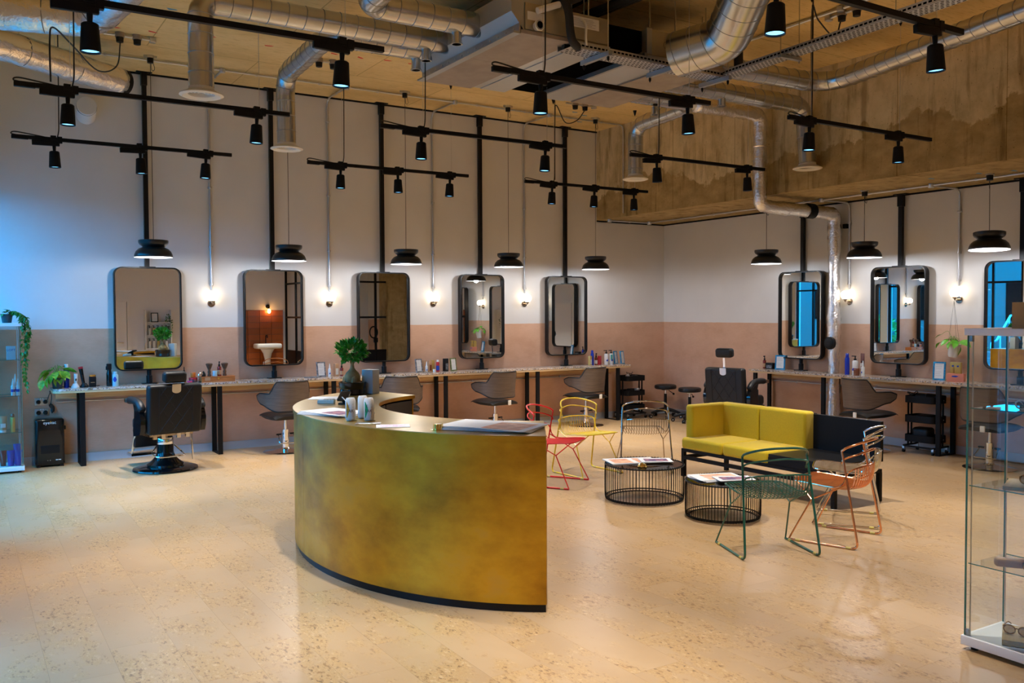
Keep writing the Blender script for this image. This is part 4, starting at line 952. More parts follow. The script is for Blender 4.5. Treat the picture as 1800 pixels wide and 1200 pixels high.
# ================================================================== seating
def make_barber(head):
    o = thing('barber_chair', 'x', 'barber chair', (0,0,0))
    part('floor_disc', MB().lathe([(0,0),(0.345,0),(0.352,0.008),(0.345,0.022),(0.30,0.034),(0.21,0.042),(0,0.042)], 44), MT['black_gloss'], o)
    part('pump_skirt', MB().lathe([(0.205,0.04),(0.20,0.065),(0.15,0.10),(0.105,0.15),(0.09,0.20),(0.088,0.33),(0,0.33)], 36), MT['black_gloss'], o)
    part('pump_band', MB().lathe([(0.089,0.29),(0.0905,0.30),(0.0905,0.355),(0.086,0.362),(0,0.362)], 36), MT['chrome'], o)
    part('piston', MB().cyl((0,0,0.36), (0,0,0.43), 0.028, n=18), MT['steel'], o)
    part('pump_lever', MB().tube(fillet([(0.10,-0.01,0.27),(0.17,-0.05,0.19),(0.15,-0.20,0.165),(-0.15,-0.20,0.165),(-0.17,-0.05,0.19),(-0.10,-0.01,0.27)], 0.06), 0.009, 8), MT['chrome'], o)
    part('seat_carriage', MB().box(-0.24,-0.20,0.40,0.24,0.22,0.43).box(-0.10,-0.10,0.43,0.10,0.10,0.45), MT['chrome_dk'], o)
    for k in range(4): part('carriage_lug', MB().box((-0.19,-0.10,0.07,0.17)[k]-0.02,-0.235,0.375,(-0.19,-0.10,0.07,0.17)[k]+0.02,-0.20,0.425), MT['chrome'], o)
    part('seat_cushion', MB().rbox((0,0.05,0.51), (0.255,0.29,0.075), 0.05, 4), MT['leather'], o)
    tilt = TR(0,-0.235,0.44) @ Matrix.Rotation(0.10,4,'X')
    part('backrest', MB().rbox((0,-0.03,0.275), (0.295,0.058,0.275), 0.035, 4).xf(tilt), MT['leather'], o)
    st = MB()
    for s in (-1,1): st.tube([(s*0.185,-0.0895,0.02),(s*0.185,-0.0895,0.53)], 0.003, 4)
    for a in range(-4,5):
        for s in (-1,1):
            pts = []
            for t in range(0,25):
                z = 0.03+t*0.0205; x = a*0.145+s*(z-0.275)*0.72
                if abs(x) < 0.183: pts.append((x,-0.0890,z))
            if len(pts) > 2: st.tube([pts[0], pts[-1]], 0.0026, 4)
    part('stitching', st.xf(tilt), MT['black_plastic'], o)
    part('headrest_plate', MB().prism([(-0.048,0.10),(-0.048,0.03)]+[(0.048*math.sin(t), 0.03-0.035*(1-abs(math.cos(t)))*0-0.03*math.cos(t)) for t in (-1.2,-0.8,-0.4,0,0.4,0.8,1.2)]+[(0.048,0.03),(0.048,0.10)], 0, 0.006).xf(tilt @ face_M((0,-0.089,0.455), (1,0,0), (0,0,1))), MT['steel'], o)
    part('headrest_post', MB().box(-0.016,-0.05,0.53,0.016,-0.042,0.56+head).xf(tilt), MT['chrome'], o)
    part('headrest', MB().rbox((0,-0.02,0.625+head), (0.125,0.055,0.062), 0.035, 4).xf(tilt), MT['leather'], o)
    for s in (-1,1):
        path = catmull([(s*0.33,-0.26,0.70),(s*0.335,-0.17,0.775),(s*0.335,0.0,0.80),(s*0.335,0.16,0.79)], 6)
        part('armrest_pad', MB().tube(path, [0.030]+[0.042]*(len(path)-2)+[0.034], 12), MT['leather'], o)
        part('armrest_end', MB().rbox((s*0.335,0.205,0.785), (0.03,0.04,0.024), 0.01, 2), MT['chrome_dk'], o)
        prof = [(-0.25,0.44),(-0.06,0.41),(-0.03,0.47),(-0.07,0.58),(-0.08,0.70),(-0.05,0.765),(-0.16,0.755),(-0.25,0.69),(-0.29,0.60),(-0.28,0.50)]
        m = MB().prism([(p[0], p[1]) for p in prof], 0, 0.05)
        part('side_panel', m.xf(Matrix(((0,0,1,s*0.335-0.025),(1,0,0,0),(0,1,0,0),(0,0,0,1)))), MT['black_gloss'], o)
        part('side_cushion', MB().rbox((s*0.300,-0.10,0.60), (0.03,0.12,0.09), 0.02, 2), MT['leather'], o)
        part('footrest_arm', MB().tube(fillet([(s*0.20,0.22,0.42),(s*0.21,0.34,0.40),(s*0.21,0.47,0.14)], 0.06), 0.014, 8), MT['chrome'], o)
    part('leg_rest', MB().rbox((0,0.385,0.33), (0.22,0.03,0.11), 0.02, 2), MT['leather'], o)
    part('foot_plate', MB().box(-0.23,0.43,0.115,0.23,0.60,0.14), MT['chrome'], o)
    for k in range(6): part('foot_plate_rib', MB().cyl((-0.22,0.445+k*0.027,0.145), (0.22,0.445+k*0.027,0.145), 0.007, n=6), MT['steel'], o)
    part('recline_lever', MB().cyl((0.26,-0.10,0.42), (0.27,-0.12,0.10), 0.010, n=8), MT['chrome'], o)
    return o
b0 = make_barber(0.0); b0.location = (-8.40,-1.10,0); b0.rotation_euler = (0,0,0.16); b0['label'] = 'black leather barber chair with quilted back facing the first mirror'
b1 = make_barber(0.13); b1.location = (-1.16,-2.82,0); b1.rotation_euler = (0,0,-PI/2+0.26); b1['label'] = 'black leather barber chair with raised headrest behind the yellow sofa'

def make_salon():
    o = thing('salon_chair', 'x', 'salon chair', (0,0,0), 0, 'hydraulic salon chairs with wooden shells')
    part('floor_disc', MB().lathe([(0,0),(0.272,0),(0.276,0.006),(0.268,0.012),(0.15,0.022),(0.06,0.045),(0.05,0.06),(0,0.06)], 40), MT['chrome'], o)
    part('pump_column', MB().cyl((0,0,0.05), (0,0,0.285), 0.043, n=24), MT['chrome'], o)
    part('piston', MB().cyl((0,0,0.285), (0,0,0.42), 0.019, n=16), MT['chrome'], o)
    part('pump_lever', MB().tube(fillet([(0.055,0.0,0.235),(0.10,-0.02,0.22),(0.125,-0.12,0.125),(-0.125,-0.12,0.125),(-0.10,-0.02,0.22),(-0.055,0.0,0.235)], 0.03), 0.006, 7), MT['chrome'], o)
    for s in (-1,1): part('lever_grip', MB().rbox((s*0.09,-0.012,0.228), (0.032,0.012,0.010), 0.004, 2), MT['black_plastic'], o)
    part('seat_plate', MB().box(-0.12,-0.12,0.415,0.12,0.12,0.43), MT['black'], o)
    # wedge seat with a dropped front lip
    P = []
    for i in range(13):
        v = i/12; y = -0.25+0.56*v; row = []
        for j in range(13):
            u_ = j/12*2-1; wdt = 0.255*(1-0.18*max(0,(v-0.7)/0.3)**2-0.10*max(0,(0.2-v)/0.2))
            zz = 0.492+0.012*v-0.030*abs(u_)**4-0.035*max(0,(v-0.8)/0.2)**2-0.02*max(0,(0.12-v)/0.12)**2
            row.append((u_*wdt, y, zz))
        P.append(row)
    Q = [[(x*0.93, y*0.96, 0.430+0.030*max(0,(y-0.05)/0.26)) for x, y, z in row] for row in P]
    m = MB().grid(P); m.grid([list(reversed(r_)) for r_ in Q])
    ring = [P[0][j] for j in range(13)]+[P[i][12] for i in range(1,13)]+[P[12][j] for j in range(11,-1,-1)]+[P[i][0] for i in range(11,0,-1)]
    ring2 = [Q[0][j] for j in range(13)]+[Q[i][12] for i in range(1,13)]+[Q[12][j] for j in range(11,-1,-1)]+[Q[i][0] for i in range(11,0,-1)]
    n = len(ring); m.add(ring+ring2, [(k, (k+1) % n, n+(k+1) % n, n+k) for k in range(n)])
    part('seat_cushion', m, MT['leather'], o, sharp=1.2)
    part('hinge_tab', MB().rbox((0.055,-0.272,0.462), (0.026,0.008,0.034), 0.004, 2), MT['cream'], o)
    # wrap-around wooden shell with dropped arms
    def sstep(a, b, x): t = max(0,min(1,(x-a)/(b-a))); return t*t*(3-2*t)
    NU, NV = 34, 7; P = []; In = []
    for i in range(NU+1):
        f = i/NU*2-1; a = abs(f)
        ph = f*math.radians(112); rx, ry = 0.295, 0.275
        flare = 0.0
        x = rx*math.sin(ph*0.92)*(1.0+0.02*a); y = -ry*math.cos(ph*0.92)-0.0+0.10*sstep(0.75,1.0,a)
        zt = lerp(0.905, 0.755, sstep(0.40,0.60,a))-0.035*sstep(0.86,1.0,a)
        zb = lerp(0.535, 0.625, sstep(0.35,0.95,a))+0.045*sstep(0.88,1.0,a)
        row, rin = [], []
        for j in range(NV+1):
            t = j/NV; z = lerp(zb, zt, t); lean = -0.05*(z-0.53)/0.37*math.cos(ph)
            row.append((x*(1+0.03*t), y+lean, z)); rin.append((x*(1+0.03*t)*0.955, (y+lean)*0.955, z))
        P.append(row); In.append(rin)
    m = MB(); m.grid([list(reversed(r_)) for r_ in P])
    part('wooden_shell', m, MT['oak_grey'], o, sharp=1.3)
    m = MB(); m.grid(In); part('back_padding', m, MT['leather'], o, sharp=1.3)
    loop = [P[i][NV] for i in range(NU+1)]+[P[NU][j] for j in range(NV-1,-1,-1)]+[P[i][0] for i in range(NU-1,-1,-1)]+[P[0][j] for j in range(1,NV)]
    loop2 = [In[i][NV] for i in range(NU+1)]+[In[NU][j] for j in range(NV-1,-1,-1)]+[In[i][0] for i in range(NU-1,-1,-1)]+[In[0][j] for j in range(1,NV)]
    mid = [((a[0]+b[0])/2, (a[1]+b[1])/2, a[2]) for a, b in zip(loop, loop2)]
    part('edge_trim', MB().tube(mid, 0.0105, 7, closed=True), MT['leather'], o)
    return o
s0 = make_salon()
sl = ((-6.86,-0.60,0.10,'grey wood salon chair half hidden by the left end of the brass desk'),(-5.27,-0.62,-0.35,'grey wood salon chair just behind the far end of the brass desk'),(-3.76,-0.60,0.12,'grey wood salon chair under the mirror second from the corner'),(-2.12,-0.60,0.12,'grey wood salon chair behind the yellow wire chair'),
      (-0.66,-4.56,-PI/2-0.12,'grey wood salon chair behind the sofa table on the right'),(-0.66,-6.13,-PI/2+0.05,'grey wood salon chair seen through the glass cabinet'))
for k, (x, y, r_, lab) in enumerate(sl):
    o = s0 if k == 0 else copy_tree(s0); o.location = (x,y,0); o.rotation_euler = (0,0,r_); o['label'] = lab

def make_stool():
    o = thing('wheeled_stool', 'x', 'stool', (0,0,0), 0, 'round black wheeled stools')
    part('seat_cushion', MB().lathe([(0,0.48),(0.165,0.48),(0.178,0.49),(0.182,0.515),(0.175,0.54),(0.15,0.55),(0,0.553)], 36), MT['leather'], o)
    part('mechanism', MB().box(-0.05,-0.04,0.455,0.05,0.04,0.48), MT['steel'], o)
    part('piston', MB().cyl((0,0,0.40), (0,0,0.46), 0.016, n=14), MT['chrome'], o)
    part('column', MB().cyl((0,0,0.13), (0,0,0.40), 0.026, 0.024, 16), MT['black_plastic'], o)
    part('height_lever', MB().tube([(0.03,-0.02,0.465),(0.12,-0.05,0.40)], 0.005, 6).sphere((0.13,-0.053,0.392), 0.018, 10, 6), MT['black'], o)
    for k in range(5):
        a = 2*PI*k/5+0.3; c, s = math.cos(a), math.sin(a)
        g = part('base_arm', MB().tube([(0,0,0.14),(c*0.12,s*0.12,0.125),(c*0.25,s*0.25,0.085)], [0.035,0.028,0.018], 10), MT['black_plastic'], o)
        w_ = MB()
        for q in (-0.014,0.014): w_.cyl((c*0.26-s*(q-0.007),s*0.26+c*(q-0.007),0.03), (c*0.26-s*(q+0.007),s*0.26+c*(q+0.007),0.03), 0.03, n=16)
        part('castor', w_, MT['black_plastic'], g)
        part('castor_hub', MB().cyl((c*0.26-s*0.024,s*0.26+c*0.024,0.03), (c*0.26+s*0.024,s*0.26-c*0.024,0.03), 0.012, n=10), MT['steel'], g)
    return o
st0 = make_stool(); st0.location = (-0.42,-0.52,0); st0['label'] = 'round black wheeled stool in the room corner, left of the pair'
dup(st0, 'round black wheeled stool beside the yellow sofa, right of the pair', (-0.50,-1.18,0), 0.8)

def make_trolley():
    o = thing('tool_trolley', 'x', 'trolley', (0,0,0), 0, 'black three tier wheeled trolleys')
    for z in (0.14,0.38,0.62):
        t = part('tray', MB().prism(rrect(0.40,0.30,0.05,4), z, z+0.006), MT['black'], o)
        out = rrect(0.40,0.30,0.05,4); n = len(out); m = MB()
        vs = [(x,y,z) for x,y in out]+[(x,y,z+0.085) for x,y in out]; m.add(vs, [(i,(i+1)%n,n+(i+1)%n,n+i) for i in range(n)])
        vs2 = [(x*.985,y*.98,z) for x,y in out]+[(x*.985,y*.98,z+0.085) for x,y in out]; m.add(vs2, [((i+1)%n,i,n+i,n+(i+1)%n) for i in range(n)])
        m.add([(x,y,z+0.085) for x,y in out]+[(x*.985,y*.98,z+0.085) for x,y in out], [(i,(i+1)%n,n+(i+1)%n,n+i) for i in range(n)])
        part('tray_rim', m, MT['black'], t)
    for s in (-1,1):
        for q in (-0.035,0.035): part('upright', MB().box(s*0.205-0.006,q-0.012,0.09,s*0.205+0.006,q+0.012,0.70), MT['black'], o)
        for z in (0.18,0.42,0.66): part('bolt', MB().cyl((s*0.212,0.035,z), (s*0.216,0.035,z), 0.008, n=8), MT['steel'], o)
    part('foot_bar', MB().tube(fillet([(0.20,0.17,0.085),(0.20,-0.17,0.085),(-0.20,-0.17,0.085),(-0.20,0.17,0.085)], 0.05), 0.012, 8, closed=False), MT['black'], o)
    for x in (-0.19,0.19):
        for y in (-0.15,0.15):
            c = part('castor', MB().cyl((x-0.01,y,0.025), (x+0.01,y,0.025), 0.025, n=14), MT['black_plastic'], o)
            part('castor_fork', MB().box(x-0.014,y-0.012,0.03,x+0.014,y+0.012,0.08), MT['steel'], c)
    return o
t0 = make_trolley(); t0.location = (-0.90,-0.21,0); t0['label'] = 'black three tier trolley at the corner end of the long counter'
tr2 = dup(t0, 'black three tier trolley packed with tools under the right counter', (-0.255,-5.085,0), -PI/2+0.04)
# ================================================================== wire chairs
def make_wire_chair(mat, thin=None):
    o = thing('wire_chair', 'x', 'chair', (0,0,0), 0, 'coloured wire lounge chairs'); thin = thin or mat
    main = [(-0.282,0.262,0.009),(-0.285,-0.262,0.009),(-0.248,-0.125,0.715),(-0.235,-0.17,0.755)]
    left = fillet(main[:3], 0.045, 6)
    bow = catmull([(-0.248,-0.125,0.715),(-0.238,-0.155,0.738),(-0.18,-0.225,0.770),(-0.09,-0.278,0.789),(0,-0.292,0.793),(0.09,-0.278,0.789),(0.18,-0.225,0.770),(0.238,-0.155,0.738),(0.248,-0.125,0.715)], 5)
    right = [Vector((-p.x,p.y,p.z)) for p in reversed(left)]
    part('frame', MB().tube(left[:-1]+bow+right[1:], 0.0088, 9), MT[mat], o)
    def post(z): t = (z-0.009)/0.706; return (0.285-0.037*t, -0.262+0.137*t)
    px, py = post(0.63)
    part('back_rail', MB().tube(catmull([(-px+0.008,py+0.02,0.62),(-px+0.012,py,0.655),(-0.19,-0.22,0.690),(0,-0.282,0.714),(0.19,-0.22,0.690),(px-0.012,py,0.655),(px-0.008,py+0.02,0.62)], 6), 0.0068, 8), MT[thin], o)
    rim = [(-0.245,-0.135,0.47),(-0.25,-0.165,0.545),(-0.22,-0.205,0.582),(0,-0.262,0.598),(0.22,-0.205,0.582),(0.25,-0.165,0.545),(0.245,-0.135,0.47),(0.235,-0.06,0.435),(0.225,0.15,0.447),(0.20,0.255,0.452),(0.0,0.272,0.452),(-0.20,0.255,0.452),(-0.225,0.15,0.447),(-0.235,-0.06,0.435)]
    part('seat_rim', MB().tube(catmull(rim, 5, True), 0.0062, 7, closed=True), MT[thin], o)
    for k in range(17):
        x = -0.216+k*0.027; q = (x/0.25)**2; yb = -0.262+0.062*q; zt = 0.598-0.017*q
        pts = [(x,yb,zt),(x,yb+0.004,0.52),(x,yb+0.022,0.455),(x,yb+0.075,0.418+0.008*q),(x,0.02,0.430+0.004*q),(x,0.16,0.446),(x,0.27-0.02*q,0.452)]
        part('rod', MB().tube(catmull(pts, 3), 0.0037, 5), MT[thin], o)
    for s in (-1,1):
        fk = (s*0.235,0.105,0.325); bx, by = post(0.46)
        part('leg', MB().tube([(s*0.282,0.262,0.009),fk], 0.0062, 7), MT[thin], o)
        part('brace', MB().tube([fk,(s*0.185,0.245,0.449)], 0.0055, 6), MT[thin], o)
        part('brace', MB().tube([fk,(s*bx,by,0.47)], 0.0055, 6), MT[thin], o)
        for y in (-0.19,0.19): part('glide', MB().cyl((s*0.2835,y-0.018,0.009), (s*0.2835,y+0.018,0.009), 0.0105, n=8), MT['clip'], o)
    return o
MT['clip'] = M('clear_amber_clip', (0.55,0.45,0.12), 0.3)
for mat, loc, ang, lab in (('green_tube',(-5.355,-7.163,0),67.9,'dark green wire chair in front of the smaller wire table'),
        ('copper',(-4.634,-7.206,0),109.2,'polished copper wire chair right of the green one'),
        ('chrome',(-4.045,-6.86,0),126,'chrome wire chair behind the copper one beside the sofa table'),
        ('chrome_dk',(-3.93,-4.10,0),58,'dark chrome wire chair behind the larger wire table'),
        ('yellow_tube',(-4.56,-3.90,0),-86,'yellow wire chair between the red and dark chrome ones'),
        ('red_tube',(-5.19,-4.20,0),-57,'red wire chair partly behind the brass desk')):
    c = make_wire_chair(mat); c.location = loc; c.rotation_euler = (0,0,math.radians(ang-90)); c['label'] = lab

# ================================================================== wire tables
def make_table(label, loc, R, h, n=76):
    o = thing('wire_table', label, 'side table', loc, 0, 'round black wire tables')
    part('top_ring', MB().tube([(R*math.cos(2*PI*k/56), R*math.sin(2*PI*k/56), h) for k in range(56)], 0.006, 7, closed=True), MT['black'], o)
    part('lower_ring', MB().tube([((R-0.004)*math.cos(2*PI*k/56), (R-0.004)*math.sin(2*PI*k/56), 0.030) for k in range(56)], 0.0055, 7, closed=True), MT['black'], o)
    part('inner_ring', MB().tube([((R-0.032)*math.cos(2*PI*k/56), (R-0.032)*math.sin(2*PI*k/56), 0.012) for k in range(56)], 0.0055, 7, closed=True), MT['black'], o)
    part('glass_top', MB().lathe([(0,h-0.004),(R-0.008,h-0.004),(R-0.006,h),(R-0.008,h+0.004),(0,h+0.004)], 56), MT['smoked'], o)
    wm_ = MB().tube(catmull([(R-0.012,0,h+0.005),(R,0,h-0.004),(R+0.002,0,h*0.5),(R,0,0.035),(R-0.012,0,0.012),(R-0.036,0,0.008)], 3), 0.0028, 5).mesh('wire', MT['black'])
    for k in range(n):
        w_ = link('wire', wm_, o); w_.rotation_euler = (0,0,2*PI*k/n)
    return o
TA, TB = (-4.9375,-5.30,0), (-4.8525,-6.223,0); HA, HB = 0.333, 0.312
make_table('larger round black wire table with smoked glass top', TA, 0.366, HA)
make_table('smaller round black wire table in front of the sofa', TB, 0.314, HB)
def sheet(name, label, corner_loc, rz, w_, l_, prints, th=0.004, bend=0.0, cat='magazine', group=None, n=1, fan=0.06, mat='paper'):
    """flat print lying at corner_loc (centre), width along local x, length along local y; prints = (x0,y0,x1,y1,material)"""
    o = thing(name, label, cat, corner_loc, rz, group)
    for k in range(n):
        P = [[(-w_/2+w_*i/8, -l_/2+l_*j/4, k*th+bend*math.sin(i/8*2*PI+0.6*j)*0.5+bend*0.5) for j in range(5)] for i in range(9)]
        m = MB().shell([list(reversed(r_)) for r_ in P], -th*0.85) if False else MB().shell(P, th*0.85)
        q = part('page', m.xf(rotz(fan*(n-1-k)) if k < n-1 else Matrix.Identity(4)), MT[mat], o)
    z = n*th+0.0008
    for (x0,y0,x1,y1,mt) in prints:
        def bz(x, y): return z+bend*math.sin((x+w_/2)/w_*2*PI+0.6*(y+l_/2)/l_*4)*0.5+bend*0.5
        P = [[(lerp(x0,x1,i/6), lerp(y0,y1,j/3), bz(lerp(x0,x1,i/6), lerp(y0,y1,j/3))) for j in range(4)] for i in range(7)]
        part('printed_picture', MB().grid(P), MT[mt], q)
    return o
zA, zB = HA+0.0055, HB+0.0055
sheet('magazine','two page open magazine with peach pictures on the larger wire table',(-4.97,-5.15,zA),-0.35,0.48,0.30,[(-0.20,-0.13,-0.02,0.10,'peach_print'),(0.03,-0.13,0.21,0.10,'peach_print')],n=2,fan=0.04)
sheet('magazine','magazine with dark purple cover on the larger wire table',(-4.80,-5.30,zA+0.010),-0.55,0.30,0.22,[(-0.11,-0.08,0.11,0.06,'purple_print')],n=2,fan=0.05)
sheet('magazine','fanned white magazines with peach strips on the smaller wire table',(-4.83,-6.13,zB),-0.35,0.42,0.30,[(-0.12,0.05,0.18,0.11,'peach_print'),(-0.12,-0.03,0.18,0.03,'peach_print'),(-0.12,-0.12,0.18,-0.05,'peach_print')],n=3,fan=0.10)
sheet('magazine','magazine with dark purple cover on the smaller wire table',(-4.80,-6.30,zB+0.014),-0.45,0.32,0.20,[(-0.12,-0.07,0.12,0.06,'purple_print')],n=2,fan=0.05)
def dish(label, loc, r=0.042):
    o = thing('brass_ashtray', label, 'dish', loc, 0, 'small brass dishes')
    part('dish', MB().lathe([(0,0),(r,0),(r*1.05,0.006),(r*0.95,0.012),(r*0.8,0.028),(r*0.6,0.03),(r*0.5,0.02),(0,0.02)], 28), MT['gold'], o)
    part('knob', MB().sphere((0,0,0.033), 0.010, 10, 8), MT['gold'], o)
dish('small brass dish on the larger wire table', (-5.09,-5.45,HA+0.0055))

# ================================================================== sofa with table end
o = thing('sofa', 'mustard yellow two seat sofa with black frame and black table end', 'sofa', (0,0,0))
X0, X1, YL, YM, YR = -3.83, -3.18, -4.60, -5.80, -6.56
for i in range(2):
    ya, yb = YL-i*0.60, YL-(i+1)*0.60
    part('seat_cushion', MB().rbox(((X0+X1-0.10)/2,(ya+yb)/2,0.355), ((X1-0.10-X0)/2+0.01,0.297,0.062), 0.035, 4), MT['sofa'], o)
for i in range(2):
    ya, yb = YL-i*0.60, YL-(i+1)*0.60
    part('back_cushion', MB().rbox((X1-0.055,(ya+yb)/2,0.545), (0.075,0.298,0.215), 0.03, 4), MT['sofa'], o)
part('arm_cushion', MB().rbox(((X0+X1)/2+0.01,YL-0.045,0.575), (0.27,0.055,0.185), 0.03, 4), MT['sofa'], o)
part('back_board', MB().box(X1+0.02,YM,0.30,X1+0.045,YL,0.74), MT['black'], o)
part('table_top', MB().box(X0,YR,0.365,X1-0.01,YM-0.005,0.395), MT['black_sat'], o)
part('table_back', MB().box(X1-0.01,YR,0.365,X1+0.03,YM-0.002,0.735), MT['black'], o)
part('table_apron', MB().box(X0,YR+0.01,0.30,X0+0.03,YM,0.365), MT['black'], o)
part('seat_rail', MB().box(X0,YR,0.265,X0+0.035,YL,0.297).box(X1-0.02,YR,0.265,X1+0.015,YL,0.297).box(X0+0.035,YL-0.035,0.265,X1-0.02,YL,0.297).box(X0+0.035,YR,0.265,X1-0.02,YR+0.035,0.297), MT['black'], o)
part('lower_rail', MB().box(X0,YR+0.04,0.185,X0+0.03,YL-0.04,0.222).box(X0+0.035,YL-0.03,0.185,X1-0.02,YL,0.222), MT['black'], o)
for x in (X0,X1-0.02):
    for y in (YL-0.04,YR): part('leg', MB().box(x,y,0,x+0.038,y+0.04,0.265), MT['black'], o)

# ================================================================== brass reception desk
DX, DY, RO, RI, KK, DT = -6.7407, -5.7784, 1.5898, 0.9551, 1.19245, 1.038
def ep(R, a): return (DX+R*math.cos(a), DY+R*KK*math.sin(a))
def arcpts(R, a0, a1, n): return [ep(R, lerp(a0,a1,k/n)) for k in range(n+1)]
R_ = math.radians
A0, AS, A1o, A1i = R_(105.8), R_(174.5), R_(241.6), R_(247.9)
dk = thing('reception_desk', 'curved brass clad reception desk with black plinth', 'desk', (0,0,0))
def ringpart(name, Ro, Ri, a0, a1o, a1i, z0, z1, mat, n=40):
    return part(name, MB().prism(arcpts(Ro,a0,a1o,n)+list(reversed(arcpts(Ri,a0,a1i,n))), z0, z1), MT[mat], dk, sharp=0.5)
g_ = R_(0.05)
ringpart('front_panel', RO-0.006, RO-0.03, A0, AS-g_, AS-g_, 0.05, DT-0.03, 'brass')
ringpart('front_panel', RO-0.006, RO-0.03, AS+g_, A1o, A1o+R_(0.3), 0.05, DT-0.03, 'brass')
ringpart('top_panel', RO, RI, A0, AS-g_*0.6, AS-g_*0.6, DT-0.005, DT, 'brass_top')
ringpart('top_panel', RO, RI, AS+g_*0.6, A1o, A1i, DT-0.005, DT, 'brass_top')
ringpart('edge_band', RO-0.001, RI+0.001, A0+R_(0.02), AS-g_*0.6, AS-g_*0.6, DT-0.03, DT-0.005, 'brass')
ringpart('edge_band', RO-0.001, RI+0.001, AS+g_*0.6, A1o-R_(0.02), A1i-R_(0.02), DT-0.03, DT-0.005, 'brass')
ringpart('plinth', RO-0.022, RO-0.10, A0, A1o, A1o, 0.0, 0.05, 'black_sat')
ringpart('inner_plinth', RI+0.10, RI+0.04, A0+R_(1), A1i-R_(1), A1i-R_(1), 0.0, 0.05, 'black_sat')
ringpart('base_board', RO-0.03, RI+0.03, A0+R_(0.4), A1o, A1i-R_(0.6), 0.05, 0.07, 'desk_inner')
nd = 6
for k in range(nd):
    a, b = lerp(A0+R_(0.5),A1i-R_(0.5),k/nd)+R_(0.5), lerp(A0+R_(0.5),A1i-R_(0.5),(k+1)/nd)-R_(0.5)
    dr = ringpart('cabinet_door', RI+0.045, RI+0.022, a, b, b, 0.07, DT-0.05, 'desk_inner', 12)
    x, y = ep(RI+0.0215, lerp(a,b,0.30)); an = lerp(a,b,0.30)
    part('finger_hole', MB().lathe([(0,0.0),(0.022,0.0)], 16).xf(TR(x,y,0.80) @ rotz(an) @ Matrix.Rotation(-PI/2,4,'Y') @ Matrix.Scale(1.6,4,(1,0,0))), MT['void'], dr)
p, q = ep(RO-0.03,A1o), ep(RI+0.02,A1i-R_(0.2))
def endpanel(p, q, mat):
    d_ = (Vector((q[0],q[1]))-Vector((p[0],p[1]))).normalized(); nrm = Vector((-d_.y,d_.x))*0.012
    return MB().prism([(p[0],p[1]),(q[0],q[1]),(q[0]+nrm.x,q[1]+nrm.y),(p[0]+nrm.x,p[1]+nrm.y)], 0.05, DT-0.03)
part('end_panel', endpanel(p, q, 0), MT['brass'], dk)
p, q = ep(RO-0.03,A0+R_(0.1)), ep(RI+0.02,A0+R_(0.1)); part('end_panel', endpanel(q, p, 0), MT['brass'], dk)
MTd = DT
# bonsai
o = thing('bonsai', 'bonsai with swollen root and glossy leaves in a black glazed pot on the desk', 'bonsai', (-7.435,-4.325,DT))
part('pot', MB().lathe([(0,0),(0.10,0),(0.112,0.012),(0.108,0.05),(0.114,0.056),(0.118,0.095),(0.122,0.108),(0.115,0.112),(0.108,0.105),(0,0.10)], 36), MT['black_gloss'], o)
part('soil', MB().lathe([(0,0.112),(0.06,0.110),(0.107,0.104)], 24), MT['soil'], o)
tk = MB().lathe([(0,0.10),(0.050,0.105),(0.068,0.128),(0.070,0.160),(0.056,0.192),(0.032,0.214),(0.019,0.235),(0.015,0.27),(0,0.272)], 18)
for k in range(3):
    a = k*2.1+0.4; tk.tube(catmull([(0.03*math.cos(a),0.03*math.sin(a),0.19),(0.06*math.cos(a),0.06*math.sin(a),0.15),(0.062*math.cos(a),0.062*math.sin(a),0.105)], 4), [0.012]*4+[0.026]*3+[0.03,0.024], 8)
for k in range(7):
    a = k*0.9; r1 = 0.05+0.03*(k % 3)
    tk.tube(catmull([(0,0,0.25),(r1*0.35*math.cos(a),r1*0.35*math.sin(a),0.305),(r1*math.cos(a),r1*math.sin(a),0.375)], 4), [0.009]*5+[0.006]*4, 6)
part('trunk', tk, MT['bark'], o)
lf = leafcloud(560, (0,0,0.385), (0.120,0.120,0.085), 0.050); q = part('foliage', lf, MT['leaf_dark'], o); q['kind'] = 'stuff'
solo('grey_box', MB().rbox((0,0,0.107), (0.048,0.06,0.107), 0.004, 2), MT['grey_box'], 'pale grey upright box right behind the bonsai pot', 'box', (-7.27,-4.34,DT+0.001), 0.5)
